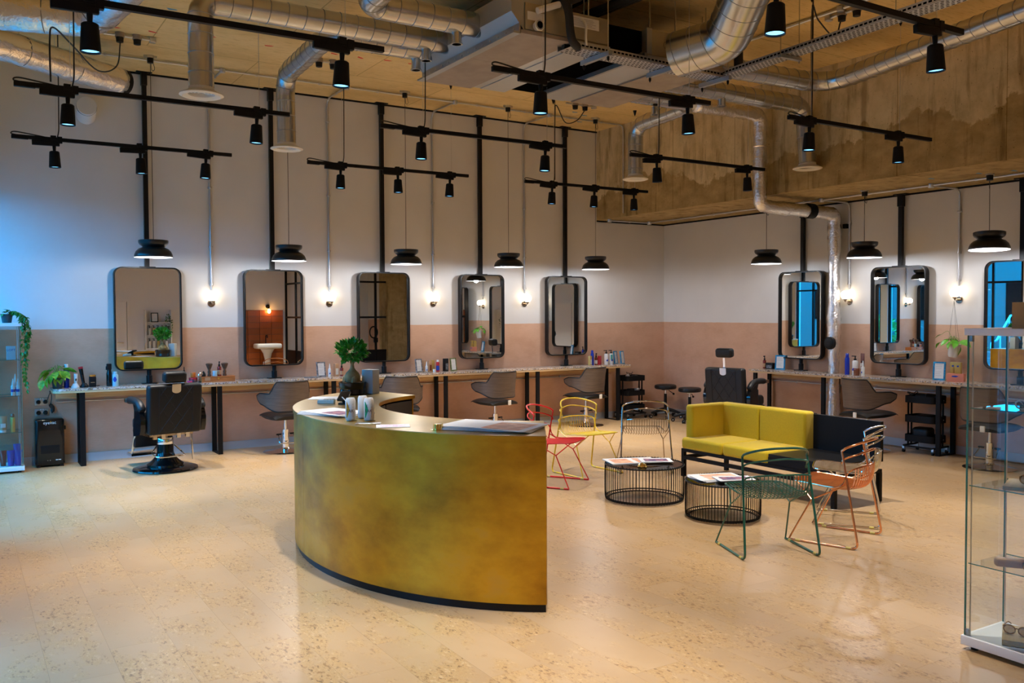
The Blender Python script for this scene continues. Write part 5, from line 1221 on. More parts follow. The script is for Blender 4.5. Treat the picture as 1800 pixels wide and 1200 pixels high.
# drink cans
def cylwrap(mb, R, ang0): 
    mb.v = [((R)*math.cos(ang0+x/R), (R)*math.sin(ang0+x/R), y) for x, y, z in mb.v]; return mb
def patch(R, a0, a1, z0f, z1f, n=10):
    P = [[(R*math.cos(lerp(a0,a1,i/n)), R*math.sin(lerp(a0,a1,i/n)), z) for z in (z0f(i/n), z1f(i/n))] for i in range(n+1)]
    return MB().grid(P)
for k, (x, y, mt, lab) in enumerate(((-8.178,-6.150,'orange_print','white drink can with orange label on the desk'),(-8.055,-6.06,None,'plain white drink can behind the two labelled ones'),(-8.075,-6.215,'green_print','white drink can with green label on the desk'))):
    o = thing('drink_can', lab, 'can', (x,y,DT), 0, 'white drink cans on the desk')
    part('coaster', MB().lathe([(0,0),(0.042,0),(0.043,0.003),(0,0.004)], 24), MT['gold'], o)
    part('can', MB().lathe([(0,0.005),(0.026,0.005),(0.0325,0.014),(0.033,0.02),(0.033,0.138),(0.027,0.152),(0.026,0.155),(0.024,0.150),(0,0.149)], 28), MT['cream'], o)
    if mt:
        part('label_shape', patch(0.0334, R_(-165), R_(-122), lambda t: 0.078-0.055*math.sin(PI*min(1,t*0.5+0.5)), lambda t: 0.082+0.05*math.sin(PI*min(1,t*0.5+0.5))), MT[mt], o)
        part('lettering', cylwrap(text_mb('EAK', 0.028), 0.0337, R_(-118)).xf(TR(0,0,0.062)), MT['ink'], o)
        part('lettering', cylwrap(text_mb('E', 0.028), 0.0337, R_(-132)).xf(TR(0,0,0.092)), MT['ink'], o)
    for j in range(5): part('small_print', patch(0.0336, R_(-85), R_(-80), lambda t, j=j: 0.03+j*0.02, lambda t, j=j: 0.04+j*0.02, 3), MT['print_line'], o)
sheet('magazine','fanned magazines with a purple cover on the left of the desk',(-8.10,-5.68,DT+0.001),-1.30,0.46,0.30,[(-0.02,-0.12,0.20,0.04,'purple_print')],n=4,fan=0.09)
sheet('price_list','white printed sheet near the bonsai pot',(-7.735,-4.53,DT+0.001),-0.52,0.30,0.24,[(-0.02,-0.02,0.10,0.0,'print_line')],th=0.002,cat='paper')
sheet('flyer','small pastel flyer in front of the cans',(-8.05,-6.54,DT+0.001),-0.40,0.21,0.15,[(-0.08,-0.05,0.08,0.05,'pink_print')],th=0.0015,cat='paper')
o = thing('large_print','stack of large white prints with a peach picture at the desk near end','paper',(-7.56,-6.95,DT+0.002),R_(-56))
for k in range(5):
    P = [[(-0.30+0.60*i/14, -0.21+0.42*j/8, 0.0025*k+0.005*(k+1)/5*(1+math.sin(i/14*5.2+0.5*j/8))*(0.3+0.7*(1-j/8))) for j in range(9)] for i in range(15)]
    pg_ = part('page', MB().shell(P, 0.0020).xf(rotz(0.03*(4-k))), MT['paper'], o)
P = [[(0.0+0.25*i/10, -0.18+0.32*j/6, 0) for j in range(7)] for i in range(11)]
def zprint(x, y): i = (x+0.30)/0.60*14; j = (y+0.21)/0.42*8; return 0.0025*4+0.005*(1+math.sin(i/14*5.2+0.5*j/8))*(0.3+0.7*(1-j/8))+0.0030
part('printed_picture', MB().grid([[(x, y, zprint(x,y)) for x, y, z in row] for row in P]), MT['peach_print'], pg_)
o = thing('card_reader','black card reader on a stand beside the bonsai','card reader',(-7.80,-5.06,DT),-0.6)
part('stand', MB().box(-0.035,-0.05,0,0.035,0.05,0.012).box(-0.012,-0.01,0.012,0.012,0.02,0.055), MT['black_plastic'], o)
part('reader', MB().rbox((0,0,0), (0.04,0.075,0.010), 0.006, 2).xf(TR(0,0.0,0.062) @ Matrix.Rotation(0.35,4,'X')), MT['black_plastic'], o)
part('cable', MB().tube(catmull([(0.0,-0.06,0.06),(0.02,-0.09,0.05),(0.06,-0.10,0.01),(0.10,-0.08,0.004)], 5), 0.004, 6), MT['white'], o)
o = thing('desk_label','pale blue box of sachets on the desk by the printed sheet','box',(-7.90,-4.94,DT),-0.58)
part('box', MB().rbox((0,0,0.014), (0.065,0.03,0.014), 0.003, 2), MT['sky_plastic'], o)
for k in range(5): part('sachet', MB().box(-0.02+k*0.017,-0.026,0.028,-0.010+k*0.017,0.026,0.036), MT['white'], o)
o = thing('acrylic_stand','small clear plaque lying by the cans on the desk','plaque',(-8.14,-6.355,DT),-0.5)
part('plaque', MB().rbox((0,0,0.004), (0.08,0.035,0.004), 0.002, 2), MT['steel'], o)
o = thing('tealight_holder','gold tealight holder with white candle on the desk','candle',(-7.893,-6.854,DT))
part('holder', MB().lathe([(0,0),(0.042,0),(0.043,0.003),(0.032,0.005),(0.031,0.036),(0.028,0.038),(0.028,0.028),(0,0.028)], 28), MT['gold'], o)
part('candle', MB().lathe([(0,0.036),(0.027,0.036),(0.0275,0.029)], 24), MT['white'], o)
# ================================================================== small things
def bottle(label, loc, r, h, mat, top='cap', tm='black_plastic', lab=None, lz=(0.15,0.6), group=None, rz=0.0, name='bottle', mark=None):
    o = thing(name, label, 'bottle', loc, rz, group); hb = h*{'cap':0.84,'spray':0.66,'pump':0.76,'dropper':0.62,'taper':0.62}[top]
    part('body', MB().lathe([(0,0),(r*0.94,0),(r,0.006),(r,hb*0.88),(r*0.92,hb*0.95),(r*0.45,hb),(0,hb)], 20), MT[mat], o)
    if top == 'cap': part('cap', MB().lathe([(r*0.72,hb*0.985),(r*0.70,h*0.985),(r*0.6,h),(0,h)], 18), MT[tm], o)
    elif top == 'taper': part('cap', MB().lathe([(r*0.62,hb*0.98),(r*0.55,hb+0.02),(r*0.24,h*0.96),(r*0.15,h),(0,h)], 16), MT[tm], o)
    elif top == 'dropper': part('cap', MB().lathe([(r*0.5,hb*0.98),(r*0.5,hb+0.03),(r*0.26,hb+0.034),(r*0.22,h),(0,h)], 14), MT[tm], o)
    elif top == 'spray':
        c = part('cap', MB().lathe([(r*0.55,hb*0.98),(r*0.55,hb+0.022),(r*0.30,hb+0.028),(r*0.28,h*0.93),(0,h*0.93)], 14), MT[tm], o)
        part('nozzle', MB().rbox((0,-r*0.25,h*0.95), (r*0.3,r*0.6,h*0.045), 0.003, 2), MT[tm], c)
    elif top == 'pump':
        c = part('collar', MB().lathe([(r*0.5,hb*0.98),(r*0.5,hb+0.02),(r*0.2,hb+0.022),(r*0.2,h*0.95),(0,h*0.95)], 14), MT[tm], o)
        part('nozzle', MB().rbox((-r*0.5,0,h*0.965), (r*0.85,r*0.24,0.006), 0.003, 2), MT[tm], c)
    if lab: part('label', MB().lathe([(r*1.006,hb*lz[0]),(r*1.012,hb*lz[0]+0.001),(r*1.012,hb*lz[1]),(r*1.006,hb*lz[1]+0.001)], 20), MT[lab], o)
    if mark: part('printed_mark', patch(r*1.02, R_(-125), R_(-75), lambda t: hb*0.30, lambda t: hb*(0.42+0.08*t), 6), MT[mark], o)
    return o
def carton(label, loc, w_, d_, h, mat, rz=0.0, mark=None, group=None, name='carton', lab=None):
    o = thing(name, label, 'box', loc, rz, group)
    part('carton', MB().rbox((0,0,h/2), (w_/2,d_/2,h/2), 0.003, 2), MT[mat], o)
    if lab: part('label', MB().box(-w_*0.36,-d_/2-0.0012,h*0.12,w_*0.36,-d_/2-0.0004,h*0.62), MT[lab], o)
    if mark: part('printed_mark', MB().prism([(-w_*0.2,0),(w_*0.05,-0.006),(w_*0.22,0.008),(w_*0.05,0.016),(-w_*0.18,0.012)], 0, 0.0008).xf(face_M((0,-d_/2-0.0006,h*0.62), (1,0,0), (0,0,1))), MT[mark], o)
    return o
def sqtube(label, loc, w_, h, mat, cap, rz=0.0, group=None, name='squeeze_tube', lab=None):
    o = thing(name, label, 'tube', loc, rz, group); P = []
    for j in range(7):
        t = j/6; ry = lerp(w_*0.42, 0.003, t**1.3); rx = lerp(w_*0.42, w_*0.5, t)
        P.append([(rx*math.cos(2*PI*k/20), ry*math.sin(2*PI*k/20), lerp(h*0.14,h,t)) for k in range(21)])
    m = MB().grid([list(reversed(r_)) for r_ in P]); m.add([P[-1][k] for k in range(20)], [tuple(range(20))]); part('tube', m, MT[mat], o)
    part('cap', MB().lathe([(0,0),(w_*0.40,0),(w_*0.42,h*0.14),(0,h*0.14)], 18), MT[cap], o)
    if lab: part('label', MB().box(-w_*0.3,-w_*0.40,h*0.3,w_*0.3,-w_*0.395,h*0.55), MT[lab], o)
    return o
def stand_frame(label, loc, rz, w_, h, mat):
    o = thing('menu_frame', label, 'picture frame', loc, rz, 'small framed price lists'); t = w_*0.13; lean = Matrix.Rotation(-0.12,4,'X')
    part('frame', MB().box(-w_/2,-0.008,0,-w_/2+t,0.008,h).box(w_/2-t,-0.008,0,w_/2,0.008,h).box(-w_/2+t,-0.008,0,w_/2-t,0.008,t).box(-w_/2+t,-0.008,h-t,w_/2-t,0.008,h).xf(lean), MT[mat], o)
    pp = part('price_sheet', MB().box(-w_/2+t,-0.005,t,w_/2-t,0.004,h-t).xf(lean), MT['paper'], o)
    ln = MB()
    for k in range(7):
        z = h-t-0.018-k*(h-2*t-0.03)/7
        if k in (3,): continue
        ln.box(-w_*0.28,-0.0062,z,-w_*0.28+w_*random.uniform(.35,.55),-0.0052,z+0.0035)
    part('printed_lines', ln.xf(lean), MT['print_line'], pp)
    part('prop', MB().box(-w_*0.1,0.009,0.0,w_*0.1,0.012,h*0.7).xf(Matrix.Rotation(-0.02,4,'X')).xf(TR(0,h*0.13,0)), MT[mat], o)
    return o
YI = -0.21
def L(x, dy=0.0): return (x, YI+dy, CT)
# --- left wall counter, barber station
def leaf_me(l_, w_, mat, curl=0.25):
    P = []
    for i in range(7):
        t = i/6; ww = w_*math.sin(PI*min(1,t*0.86+0.10))**0.8*(1-t**4*0.9); P.append([(s*ww/2, l_*t, curl*l_*(-t*t)+abs(s)*ww*0.15) for s in (-1,-0.5,0,0.5,1)])
    return MB().grid(P)
def pothos(o, base_, specs, scale=1.0, mat='leaf_lime', stem=True):
    """specs: (azimuth, reach, rise, leaf size, droop)"""
    for k, (az, reach, rise, ls, droop) in enumerate(specs):
        d_ = Vector((math.cos(az), math.sin(az), 0)); p0 = Vector(base_); p2 = p0+d_*reach+Vector((0,0,rise)); p1 = p0+d_*reach*0.4+Vector((0,0,max(rise,0)*0.9+0.05*scale))
        sp = part('stem', MB().tube(catmull([p0,p1,p2], 5), 0.0025*scale, 5), MT['stem'], o)
        m = leaf_me(ls, ls*0.72, mat).xf(TR(*p2) @ rotz(az-PI/2+random.uniform(-.3,.3)) @ Matrix.Rotation(-droop,4,'X') @ Matrix.Rotation(random.uniform(-.5,.5),4,'Y'))
        part('leaf', m, MT[mat], sp, sharp=2.0)
o = thing('potted_pothos', 'lime green pothos in a dark grey pot at the left end of the counter', 'plant', L(-9.40))
part('pot', MB().lathe([(0,0),(0.048,0),(0.062,0.105),(0.066,0.108),(0.066,0.122),(0.060,0.122),(0.058,0.10),(0,0.10)], 24), MT['pot_grey'], o)
part('soil', MB().lathe([(0,0.104),(0.058,0.102)], 16), MT['soil'], o)
pothos(o, (0,0,0.11), [(3.3,0.13,0.06,0.13,0.7),(3.6,0.17,-0.01,0.12,1.1),(2.9,0.11,0.09,0.13,0.5),(3.0,0.05,0.10,0.14,0.4),(0.3,0.05,0.11,0.15,0.0),(0.1,0.07,0.10,0.16,0.1),(5.2,0.04,0.09,0.14,0.6),(4.6,0.05,0.03,0.13,1.4),(4.1,0.10,0.05,0.12,0.9),(1.0,0.03,0.12,0.14,-0.3),(5.7,0.06,0.08,0.13,0.5),(2.2,0.06,0.11,0.13,0.2),(3.9,0.15,0.01,0.11,1.2),(3.2,0.08,0.07,0.13,0.8),(4.9,0.03,0.05,0.12,1.0),(3.5,0.09,0.09,0.13,0.3),(0.0,0.03,0.06,0.12,0.9),(4.4,0.08,0.08,0.13,0.4)])
bottle('tall blue spray can behind the pothos leaves', L(-9.30,0.05), 0.029, 0.275, 'cobalt', 'cap', 'white_gloss')
def clipper(label, loc, body, base_m, head, h, lean, rz=0.0):
    o = thing('hair_clipper', label, 'clipper', loc, rz, 'hair clippers on the counter')
    part('charging_stand', MB().lathe([(0,0),(0.045,0),(0.046,0.012),(0.036,0.028),(0.024,0.05),(0,0.052)], 20), MT[base_m], o)
    bd_ = MB().tube([(0,0,0.03),(0.0,0,h*0.45),(0,0,h*0.78),(0,0,h*0.9)], [0.017,0.019,0.022,0.024], 14)
    M_ = Matrix.Rotation(lean,4,'Y')
    part('grip', bd_.xf(M_), MT[body], o); part('cutting_head', MB().box(-0.024,-0.016,h*0.9,0.024,0.016,h).xf(M_), MT[head], o)
    part('switch', MB().box(-0.006,-0.025,h*0.45,0.006,-0.016,h*0.6).xf(M_), MT['black_plastic'], o)
    return o
clipper('white hair trimmer standing on a white charger', L(-9.215,-0.02), 'white_gloss', 'white_gloss', 'steel', 0.18, 0.05)
clipper('black hair clipper with red top leaning on its charger', L(-9.12,-0.01), 'black_gloss', 'black_plastic', 'red_box', 0.245, -0.16)
o = thing('foil_shaver', 'squat black shaver with a gold top on the counter', 'shaver', L(-9.03,0.0))
part('body', MB().rbox((0,0,0.062), (0.038,0.02,0.062), 0.008, 2), MT['black_plastic'], o); part('shaver_head', MB().rbox((0,0,0.132), (0.034,0.016,0.010), 0.004, 2), MT['gold'], o)
part('logo_bar', MB().box(-0.022,-0.0212,0.05,0.022,-0.0203,0.056), MT['steel'], o)
o = thing('spray_bottle', 'tall black trigger spray bottle left of the first mirror', 'bottle', L(-8.85,0.0))
part('body', MB().lathe([(0,0),(0.030,0),(0.032,0.006),(0.032,0.15),(0.024,0.18),(0.024,0.20),(0,0.20)], 22), MT['black_gloss'], o)
part('trigger_head', MB().rbox((0.0,0,0.232), (0.028,0.022,0.036), 0.010, 2), MT['black_plastic'], o); part('trigger', MB().rbox((-0.03,0,0.215), (0.006,0.010,0.022), 0.004, 2), MT['black_plastic'], o)
o = bottle('pale blue talc bottle left of the first mirror', L(-8.785,0.0), 0.037, 0.172, 'sky_plastic', 'cap', 'sky_plastic')
part('drop_emblem', patch(0.0376, R_(-135), R_(-70), lambda t: 0.075-0.028*math.sin(PI*t), lambda t: 0.078+0.034*math.sin(PI*t)), MT['blue_ink'], o)
solo('clipper_cable', MB().tube(catmull([(-9.44,-0.06,0.905),(-9.25,-0.06,0.905),(-9.0,-0.08,0.905),(-8.94,-0.10,0.905)], 5), 0.004, 6), MT['cable'], 'thin black cable lying behind the clippers', 'cable')
bottle('amber dropper bottle right of the first mirror', L(-7.985,0.06), 0.022, 0.195, 'amber', 'dropper')
sqtube('mint green tube in front of the amber dropper bottle', L(-8.03,-0.05), 0.046, 0.135, 'mint', 'sky_plastic', lab='blue_ink')
def jar(label, loc, r, h, mat, lid, group=None):
    o = thing('jar', label, 'jar', loc, 0, group)
    part('pot', MB().lathe([(0,0),(r*0.96,0),(r,0.004),(r,h*0.62),(0,h*0.62)], 20), MT[mat], o); part('lid', MB().lathe([(r*1.04,h*0.62),(r*1.04,h*0.96),(r,h),(0,h)], 20), MT[lid], o)
jar('orange tub on top of the red tin by the orange box', (-7.885,YI+0.03,CT+0.062), 0.030, 0.06, 'orange_pl', 'orange_pl')
jar('flat red and purple tin beside the orange box', (-7.885,YI+0.03,CT), 0.050, 0.06, 'purple_print', 'red_box')
jar('small pink tin at the counter edge', (-7.95,YI-0.08,CT), 0.030, 0.028, 'pink_pl', 'pink_pl')
o = thing('chrome_clip', 'chrome shaving stand with dark foot by the orange box', 'stand', L(-7.83,-0.02))
part('foot', MB().lathe([(0,0),(0.05,0),(0.05,0.008),(0,0.012)], 20), MT['black_sat'], o); part('hook', MB().tube(catmull([(0,0,0.01),(0,0,0.09),(0.03,0,0.12),(0.05,0,0.10),(0.03,0,0.08)], 5), 0.005, 7), MT['chrome'], o)
o = thing('wooden_box', 'orange cedar box holding shaving brushes on the counter', 'box', L(-7.60,0.0))
part('box', MB().box(-0.205,-0.07,0,0.205,0.07,0.058), MT['wood_orange'], o); part('lid', MB().box(-0.208,-0.073,0.0595,0.208,0.073,0.068), MT['wood_orange'], o)
part('paper_label', MB().box(-0.165,-0.0735,0.02,-0.10,-0.0705,0.06), MT['tan_box'], o); part('clasp', MB().box(-0.012,-0.0745,0.03,0.014,-0.0705,0.055), MT['gold'], o)
zb = CT+0.069
def brush(label, x):
    o = thing('shaving_brush', label, 'brush', (x,YI,zb), 0, 'shaving brushes on the orange box')
    part('handle', MB().lathe([(0,0),(0.022,0),(0.024,0.01),(0.017,0.035),(0.022,0.055),(0.015,0.075),(0.02,0.092),(0,0.092)], 18), MT['wood_brown'], o)
    part('bristles', MB().lathe([(0.018,0.09),(0.028,0.11),(0.042,0.15),(0.043,0.155),(0.03,0.163),(0,0.165)], 20), MT['bristle'], o)
brush('left shaving brush on the orange cedar box', -7.695); brush('right shaving brush on the orange cedar box', -7.505)
solo('black_cone', MB().lathe([(0,0),(0.026,0),(0.028,0.02),(0.020,0.045),(0.006,0.066),(0,0.068)], 18), MT['black_plastic'], 'small black cone on the orange cedar box', 'ornament', (-7.765,YI,zb))
jar('pale blue jar on the orange cedar box', (-7.628,YI-0.01,zb), 0.028, 0.066, 'sky_plastic', 'sky_plastic')
bottle('maroon spray bottle standing on the orange cedar box', (-7.572,YI,zb), 0.024, 0.185, 'maroon', 'spray', lab='tan_box')
# --- left wall counter, further right
solo('flat_tray', MB().lathe([(0,0),(0.10,0),(0.105,0.006),(0.095,0.008),(0,0.006)], 28), MT['marble_frame'], 'dark flat round tray on the counter', 'tray', L(-6.37,-0.02))
stand_frame('marbled framed price list left of the bonsai', L(-6.22,0.03), 0.25, 0.135, 0.20, 'marble_frame')
bottle('slim white spray bottle left of the bonsai', L(-6.11,0.02), 0.020, 0.175, 'white_gloss', 'taper', 'white_gloss', mark='blue_ink')
carton('copper carton left of the bonsai', L(-6.01,0.04), 0.062, 0.04, 0.17, 'tan_box', 0.3, lab='cream')
bottle('maroon spray bottle just left of the bonsai', L(-5.935,0.03), 0.024, 0.172, 'maroon', 'spray', lab='tan_box')
stand_frame('marbled framed price list right of the bonsai mirror', L(-4.76,0.04), 0.35, 0.125, 0.195, 'marble_frame')
solo('clear_stand', MB().rbox((0,0,0.006), (0.07,0.045,0.006), 0.003, 2).tube(catmull([(-0.05,0,0.012),(-0.02,0,0.03),(0.02,0,0.02),(0.05,0,0.035)], 4), 0.004, 6), MT['steel'], 'small steel tray with wire in front of the marbled frame', 'tray', L(-4.74,-0.08))
bottle('slim white bottle beside the gold cartons', L(-4.665,0.0), 0.018, 0.155, 'white_gloss', 'taper', 'white_gloss', mark='blue_ink')
carton('copper carton behind the slim white bottle', L(-4.66,0.08), 0.05, 0.04, 0.17, 'tan_box', 0.3)
carton('wider gold carton in the group right of the bonsai mirror', L(-4.585,0.06), 0.055, 0.04, 0.165, 'tan_box', 0.3, lab='amber')
carton('narrow gold carton beside the red bottle', L(-4.535,0.07), 0.05, 0.04, 0.17, 'gold_box', 0.3)
jar('small white pot in front of the gold carton', L(-4.545,-0.01), 0.022, 0.04, 'white_gloss', 'white_gloss')
bottle('red spray bottle with white cap', L(-4.465,0.04), 0.025, 0.172, 'red_box', 'cap', 'white_gloss', lab='blue_ink')
carton('tall black carton beside the green frame', L(-4.315,0.08), 0.075, 0.05, 0.185, 'black_plastic', 0.35, lab='marble_frame')
stand_frame('green framed price list', L(-4.19,0.06), 0.35, 0.125, 0.19, 'green_frame')
carton('gold carton at the corner end of the long counter', L(-1.76,-0.02), 0.06, 0.04, 0.15, 'gold_box', 0.45, lab='white_gloss')
bottle('blue spray can at the corner end of the long counter', L(-1.70,0.0), 0.026, 0.24, 'cobalt', 'cap', 'cobalt')
bottle('amber spray bottle beside the blue can near the corner', L(-1.60,0.03), 0.024, 0.19, 'amber', 'spray', lab='cream')
carton('dark red carton near the corner', L(-1.53,0.03), 0.065, 0.04, 0.145, 'red_box', 0.45)
for k, x in enumerate((-1.40,-1.30)):
    o = bottle(('white pump bottle with plain front near the corner','white pump bottle with teal print near the corner')[k], L(x,0.02), 0.036, 0.235, 'white_gloss', 'pump', 'black_plastic', mark='blue_ink')
    if k: part('printed_panel', patch(0.0365, R_(-140), R_(-85), lambda t: 0.075, lambda t: 0.16), MT['teal_print'], o)
stand_frame('left blue framed price list at the counter end', L(-1.185,0.03), 0.45, 0.12, 0.215, 'blue_frame'); stand_frame('right blue framed price list at the counter end', L(-1.095,-0.03), 0.45, 0.125, 0.215, 'blue_frame')
solo('clear_stand', MB().rbox((0,0,0.006), (0.08,0.04,0.006), 0.003, 2), MT['steel'], 'small steel tray in front of the blue frames', 'tray', L(-1.25,-0.10))
# --- right wall counter
XI = -0.21
def R(y, dx=0.0): return (XI+dx, y, CT)
r90 = -PI/2
bottle('maroon spray bottle by the barber chair headrest', R(-2.37,0.1), 0.024, 0.19, 'maroon', 'spray', lab='tan_box', rz=r90)
carton('low black carton beside the maroon bottle on the right counter', R(-2.50,0.08), 0.135, 0.06, 0.09, 'black_plastic', r90, lab='marble_frame')
stand_frame('blue grey framed price list left of the right wall mirrors', R(-2.70,0.06), r90+0.35, 0.15, 0.21, 'blue_frame')
bottle('tall cobalt spray can beside the foil pipe', R(-3.93,-0.03), 0.031, 0.285, 'cobalt', 'cap', 'cobalt', rz=r90)
carton('orange carton behind the cobalt can', R(-3.97,0.08), 0.05, 0.05, 0.17, 'orange_print', r90)
bottle('white pump bottle with black pump right of the cobalt can', R(-4.04,-0.01), 0.038, 0.26, 'white_gloss', 'pump', rz=r90, mark='blue_ink')
sqtube('brown and white tube standing behind the jars', R(-4.11,0.05), 0.062, 0.29, 'choc', 'white_gloss', r90, lab='cream')
jar('small brown jar in front of the brown tube', R(-4.10,-0.06), 0.036, 0.095, 'amber', 'amber')
bottle('amber spray bottle on the right counter', R(-4.165,-0.02), 0.025, 0.195, 'amber', 'spray', lab='tan_box', rz=r90)
bottle('white spray bottle with blue label on the right counter', R(-4.205,-0.07), 0.023, 0.20, 'white_gloss', 'taper', 'white_gloss', rz=r90, mark='blue_ink')
stand_frame('blue grey framed price list under the hanging plant side', R(-5.19,0.06), r90+0.25, 0.145, 0.225, 'blue_frame')
carton('salmon carton under the gold cartons', R(-5.45,0.0), 0.19, 0.10, 0.098, 'salmon', r90+0.3, mark='blue_ink')
carton('left gold carton standing on the salmon carton', (XI+0.01,-5.41,CT+0.0985), 0.066, 0.06, 0.135, 'gold_box', r90+0.3, mark='blue_ink'); carton('right gold carton standing on the salmon carton', (XI-0.01,-5.485,CT+0.0985), 0.066, 0.06, 0.135, 'gold_box', r90+0.3, mark='blue_ink')
# hanging plant
o = thing('hanging_plant', 'pothos in a white pot hanging from the globe lamp bracket', 'plant', (-0.12,-5.345,1.19))
tl = Matrix.Rotation(0.16,4,'X')
part('pot', MB().lathe([(0,0),(0.048,0),(0.056,0.02),(0.074,0.155),(0.078,0.165),(0.072,0.165),(0.068,0.14),(0,0.14)], 26).xf(tl), MT['white_gloss'], o)
for a in (0.3,2.4,4.5): part('hanging_cord', MB().tube([tuple(tl @ Vector((0.075*math.cos(a),0.075*math.sin(a),0.16))),(0.02,0.0,0.685)], 0.0015, 4), MT['black'], o)
pothos(o, (0,-0.01,0.15), [(1.9,0.14,0.12,0.085,0.4),(1.6,0.17,0.02,0.09,0.7),(1.3,0.08,0.06,0.10,0.3),(4.5,0.10,0.04,0.16,0.2),(4.9,0.05,0.0,0.13,1.3),(4.0,0.05,0.05,0.13,0.6),(3.3,0.06,0.04,0.12,0.7),(0.5,0.05,0.06,0.12,0.3),(2.4,0.06,0.05,0.11,0.5),(4.7,0.02,0.06,0.12,0.4)], 1.0, 'leaf_bright')
# --- floor and wall bits at the left
o = thing('floor_vacuum', 'black stationary floor vacuum standing under the left end of the counter', 'vacuum', (-9.49,-0.13,0))
part('housing', MB().rbox((0,0,0.285), (0.152,0.105,0.27), 0.03, 3), MT['black_gloss'], o); part('foot', MB().box(-0.14,-0.10,0,-0.10,0.09,0.02).box(0.10,-0.10,0,0.14,0.09,0.02), MT['black_plastic'], o)
part('bin_window', MB().prism(rrect(0.22,0.27,0.02,4), 0, 0.004).xf(face_M((0,-0.1055,0.29), (1,0,0), (0,0,1))), MT['smoked_black'], o)
part('dust_bin', MB().rbox((0,-0.104,0.205), (0.10,0.006,0.05), 0.005, 2), MT['black_sat'], o)
part('logo', text_mb('eyevac', 0.050).xf(face_M((0.0,-0.1065,0.495), (1,0,0), (0,0,1))), MT['paper'], o)
part('logo_accent', MB().prism([(0,0),(0.012,0),(0.006,0.016)], 0, 0.001).xf(face_M((0.004,-0.1068,0.515), (1,0,0), (0,0,1))), MT['orange_print'], o)
part('side_knob', MB().rbox((0.158,-0.04,0.44), (0.012,0.02,0.022), 0.005, 2), MT['black_plastic'], o)
for k in range(2): part('small_print', MB().box(0.055+0.03*k,-0.1068,0.075,0.08+0.03*k,-0.106,0.085), MT['paper'], o)
for k in range(2): part('floor_logo', MB().box(-0.03+0.025*k,-0.1068,0.075,-0.022+0.025*k,-0.106,0.08), MT['steel'], o)
def socket(label, loc, rz, plugs=()):
    o = thing('twin_socket', label, 'socket', loc, rz, 'steel twin wall sockets')
    part('plate', MB().rbox((0,-0.006,0), (0.073,0.006,0.043), 0.003, 2), MT['plate_metal'], o)
    for s in (-1,1):
        part('socket_insert', MB().box(s*0.036-0.022,-0.0135,-0.03,s*0.036+0.022,-0.012,0.022), MT['grey_box'], o); part('rocker_switch', MB().box(s*0.012-0.006,-0.016,0.026,s*0.012+0.006,-0.012,0.038), MT['white'], o)
    for s in plugs: part('plug', MB().lathe([(0,0.0),(0.024,0.0),(0.026,0.012),(0.018,0.035),(0,0.037)], 14).xf(TR(s*0.036,-0.013,-0.005) @ Matrix.Rotation(PI/2,4,'X')), MT['black_plastic'], o)
    return o
socket('upper steel twin socket with plugs above the floor vacuum', (-9.55,0,0.74), 0, (-1,1)); socket('lower steel twin socket with plugs above the floor vacuum', (-9.55,0,0.615), 0, (-1,1))
solo('plug_leads', MB().tube(catmull([(-9.50,-0.04,0.74),(-9.46,-0.06,0.86),(-9.42,-0.05,0.92),(-9.40,-0.08,0.906)], 5), 0.004, 6).tube(catmull([(-9.47,-0.03,0.86),(-9.45,-0.05,0.80),(-9.46,-0.05,0.70),(-9.44,-0.05,0.66),(-9.45,-0.05,0.60)], 5), [0.004]*10+[0.022]*9+[0.01,0.004], 8), MT['cable'], 'bundle of black charger leads beside the sockets', 'cable')
socket('upper steel twin socket under the second mirror', (-6.40,0,0.66), 0); socket('lower steel twin socket under the second mirror', (-6.40,0,0.54), 0)
socket('upper steel twin socket left of the foil pipe', (0,-3.38,0.66), r90); socket('lower steel twin socket left of the foil pipe', (0,-3.38,0.54), r90)
socket('steel twin socket above the packed trolley', (0,-4.98,0.79), r90)
# --- trolley loads
def coil(label, loc, n, r, rz=0.0):
    pts = [(r*math.cos(k*0.7)*(1+0.15*math.sin(k)), r*0.6*math.sin(k*0.7), 0.012+0.010*(k % 5)) for k in range(n)]
    return solo('coiled_flex', MB().tube(catmull(pts, 3), 0.005, 6), MT['cable'], label, 'cable', loc, rz)
bottle('white tub on the corner trolley', (-1.02,-0.27,0.628), 0.036, 0.105, 'white_gloss', 'cap', 'white_gloss')
def dryer(label, loc, rz):
    o = thing('hair_dryer', label, 'hair dryer', loc, rz, 'black hair dryers')
    part('barrel', MB().tube([(-0.13,0,0.04),(-0.08,0,0.04),(0.0,0,0.04),(0.08,0,0.04),(0.10,0,0.04)], [0.020,0.026,0.036,0.04,0.034], 14), MT['black_plastic'], o)
    part('handle', MB().tube([(0.05,0,0.04),(0.075,-0.10,0.03)], [0.018,0.014], 10), MT['black_plastic'], o)
dryer('black hair dryer lying on the corner trolley', (-0.84,-0.20,0.626), 0.3)
coil('black flex on the top tray of the corner trolley', (-0.86,-0.12,0.70), 10, 0.06)
jar('grey glass jar on the middle tray of the corner trolley', (-0.80,-0.24,0.387), 0.045, 0.10, 'steel', 'steel')
jar('pink pot on the middle tray of the corner trolley', (-1.0,-0.26,0.387), 0.03, 0.05, 'pink_pl', 'pink_pl')
solo('brush_roll', MB().rbox((0,0,0.05), (0.08,0.05,0.05), 0.03, 3), MT['leather'], 'dark brush roll on the middle tray of the corner trolley', 'bag', (-0.90,-0.2,0.387), 0.3)
coil('coiled black flex on the packed trolley', (-0.32,-4.95,0.70), 16, 0.075); dryer('black hair dryer on the top of the packed trolley', (-0.27,-5.08,0.655), 1.9); dryer('second black hair dryer on the top of the packed trolley', (-0.22,-5.18,0.655), 2.3)
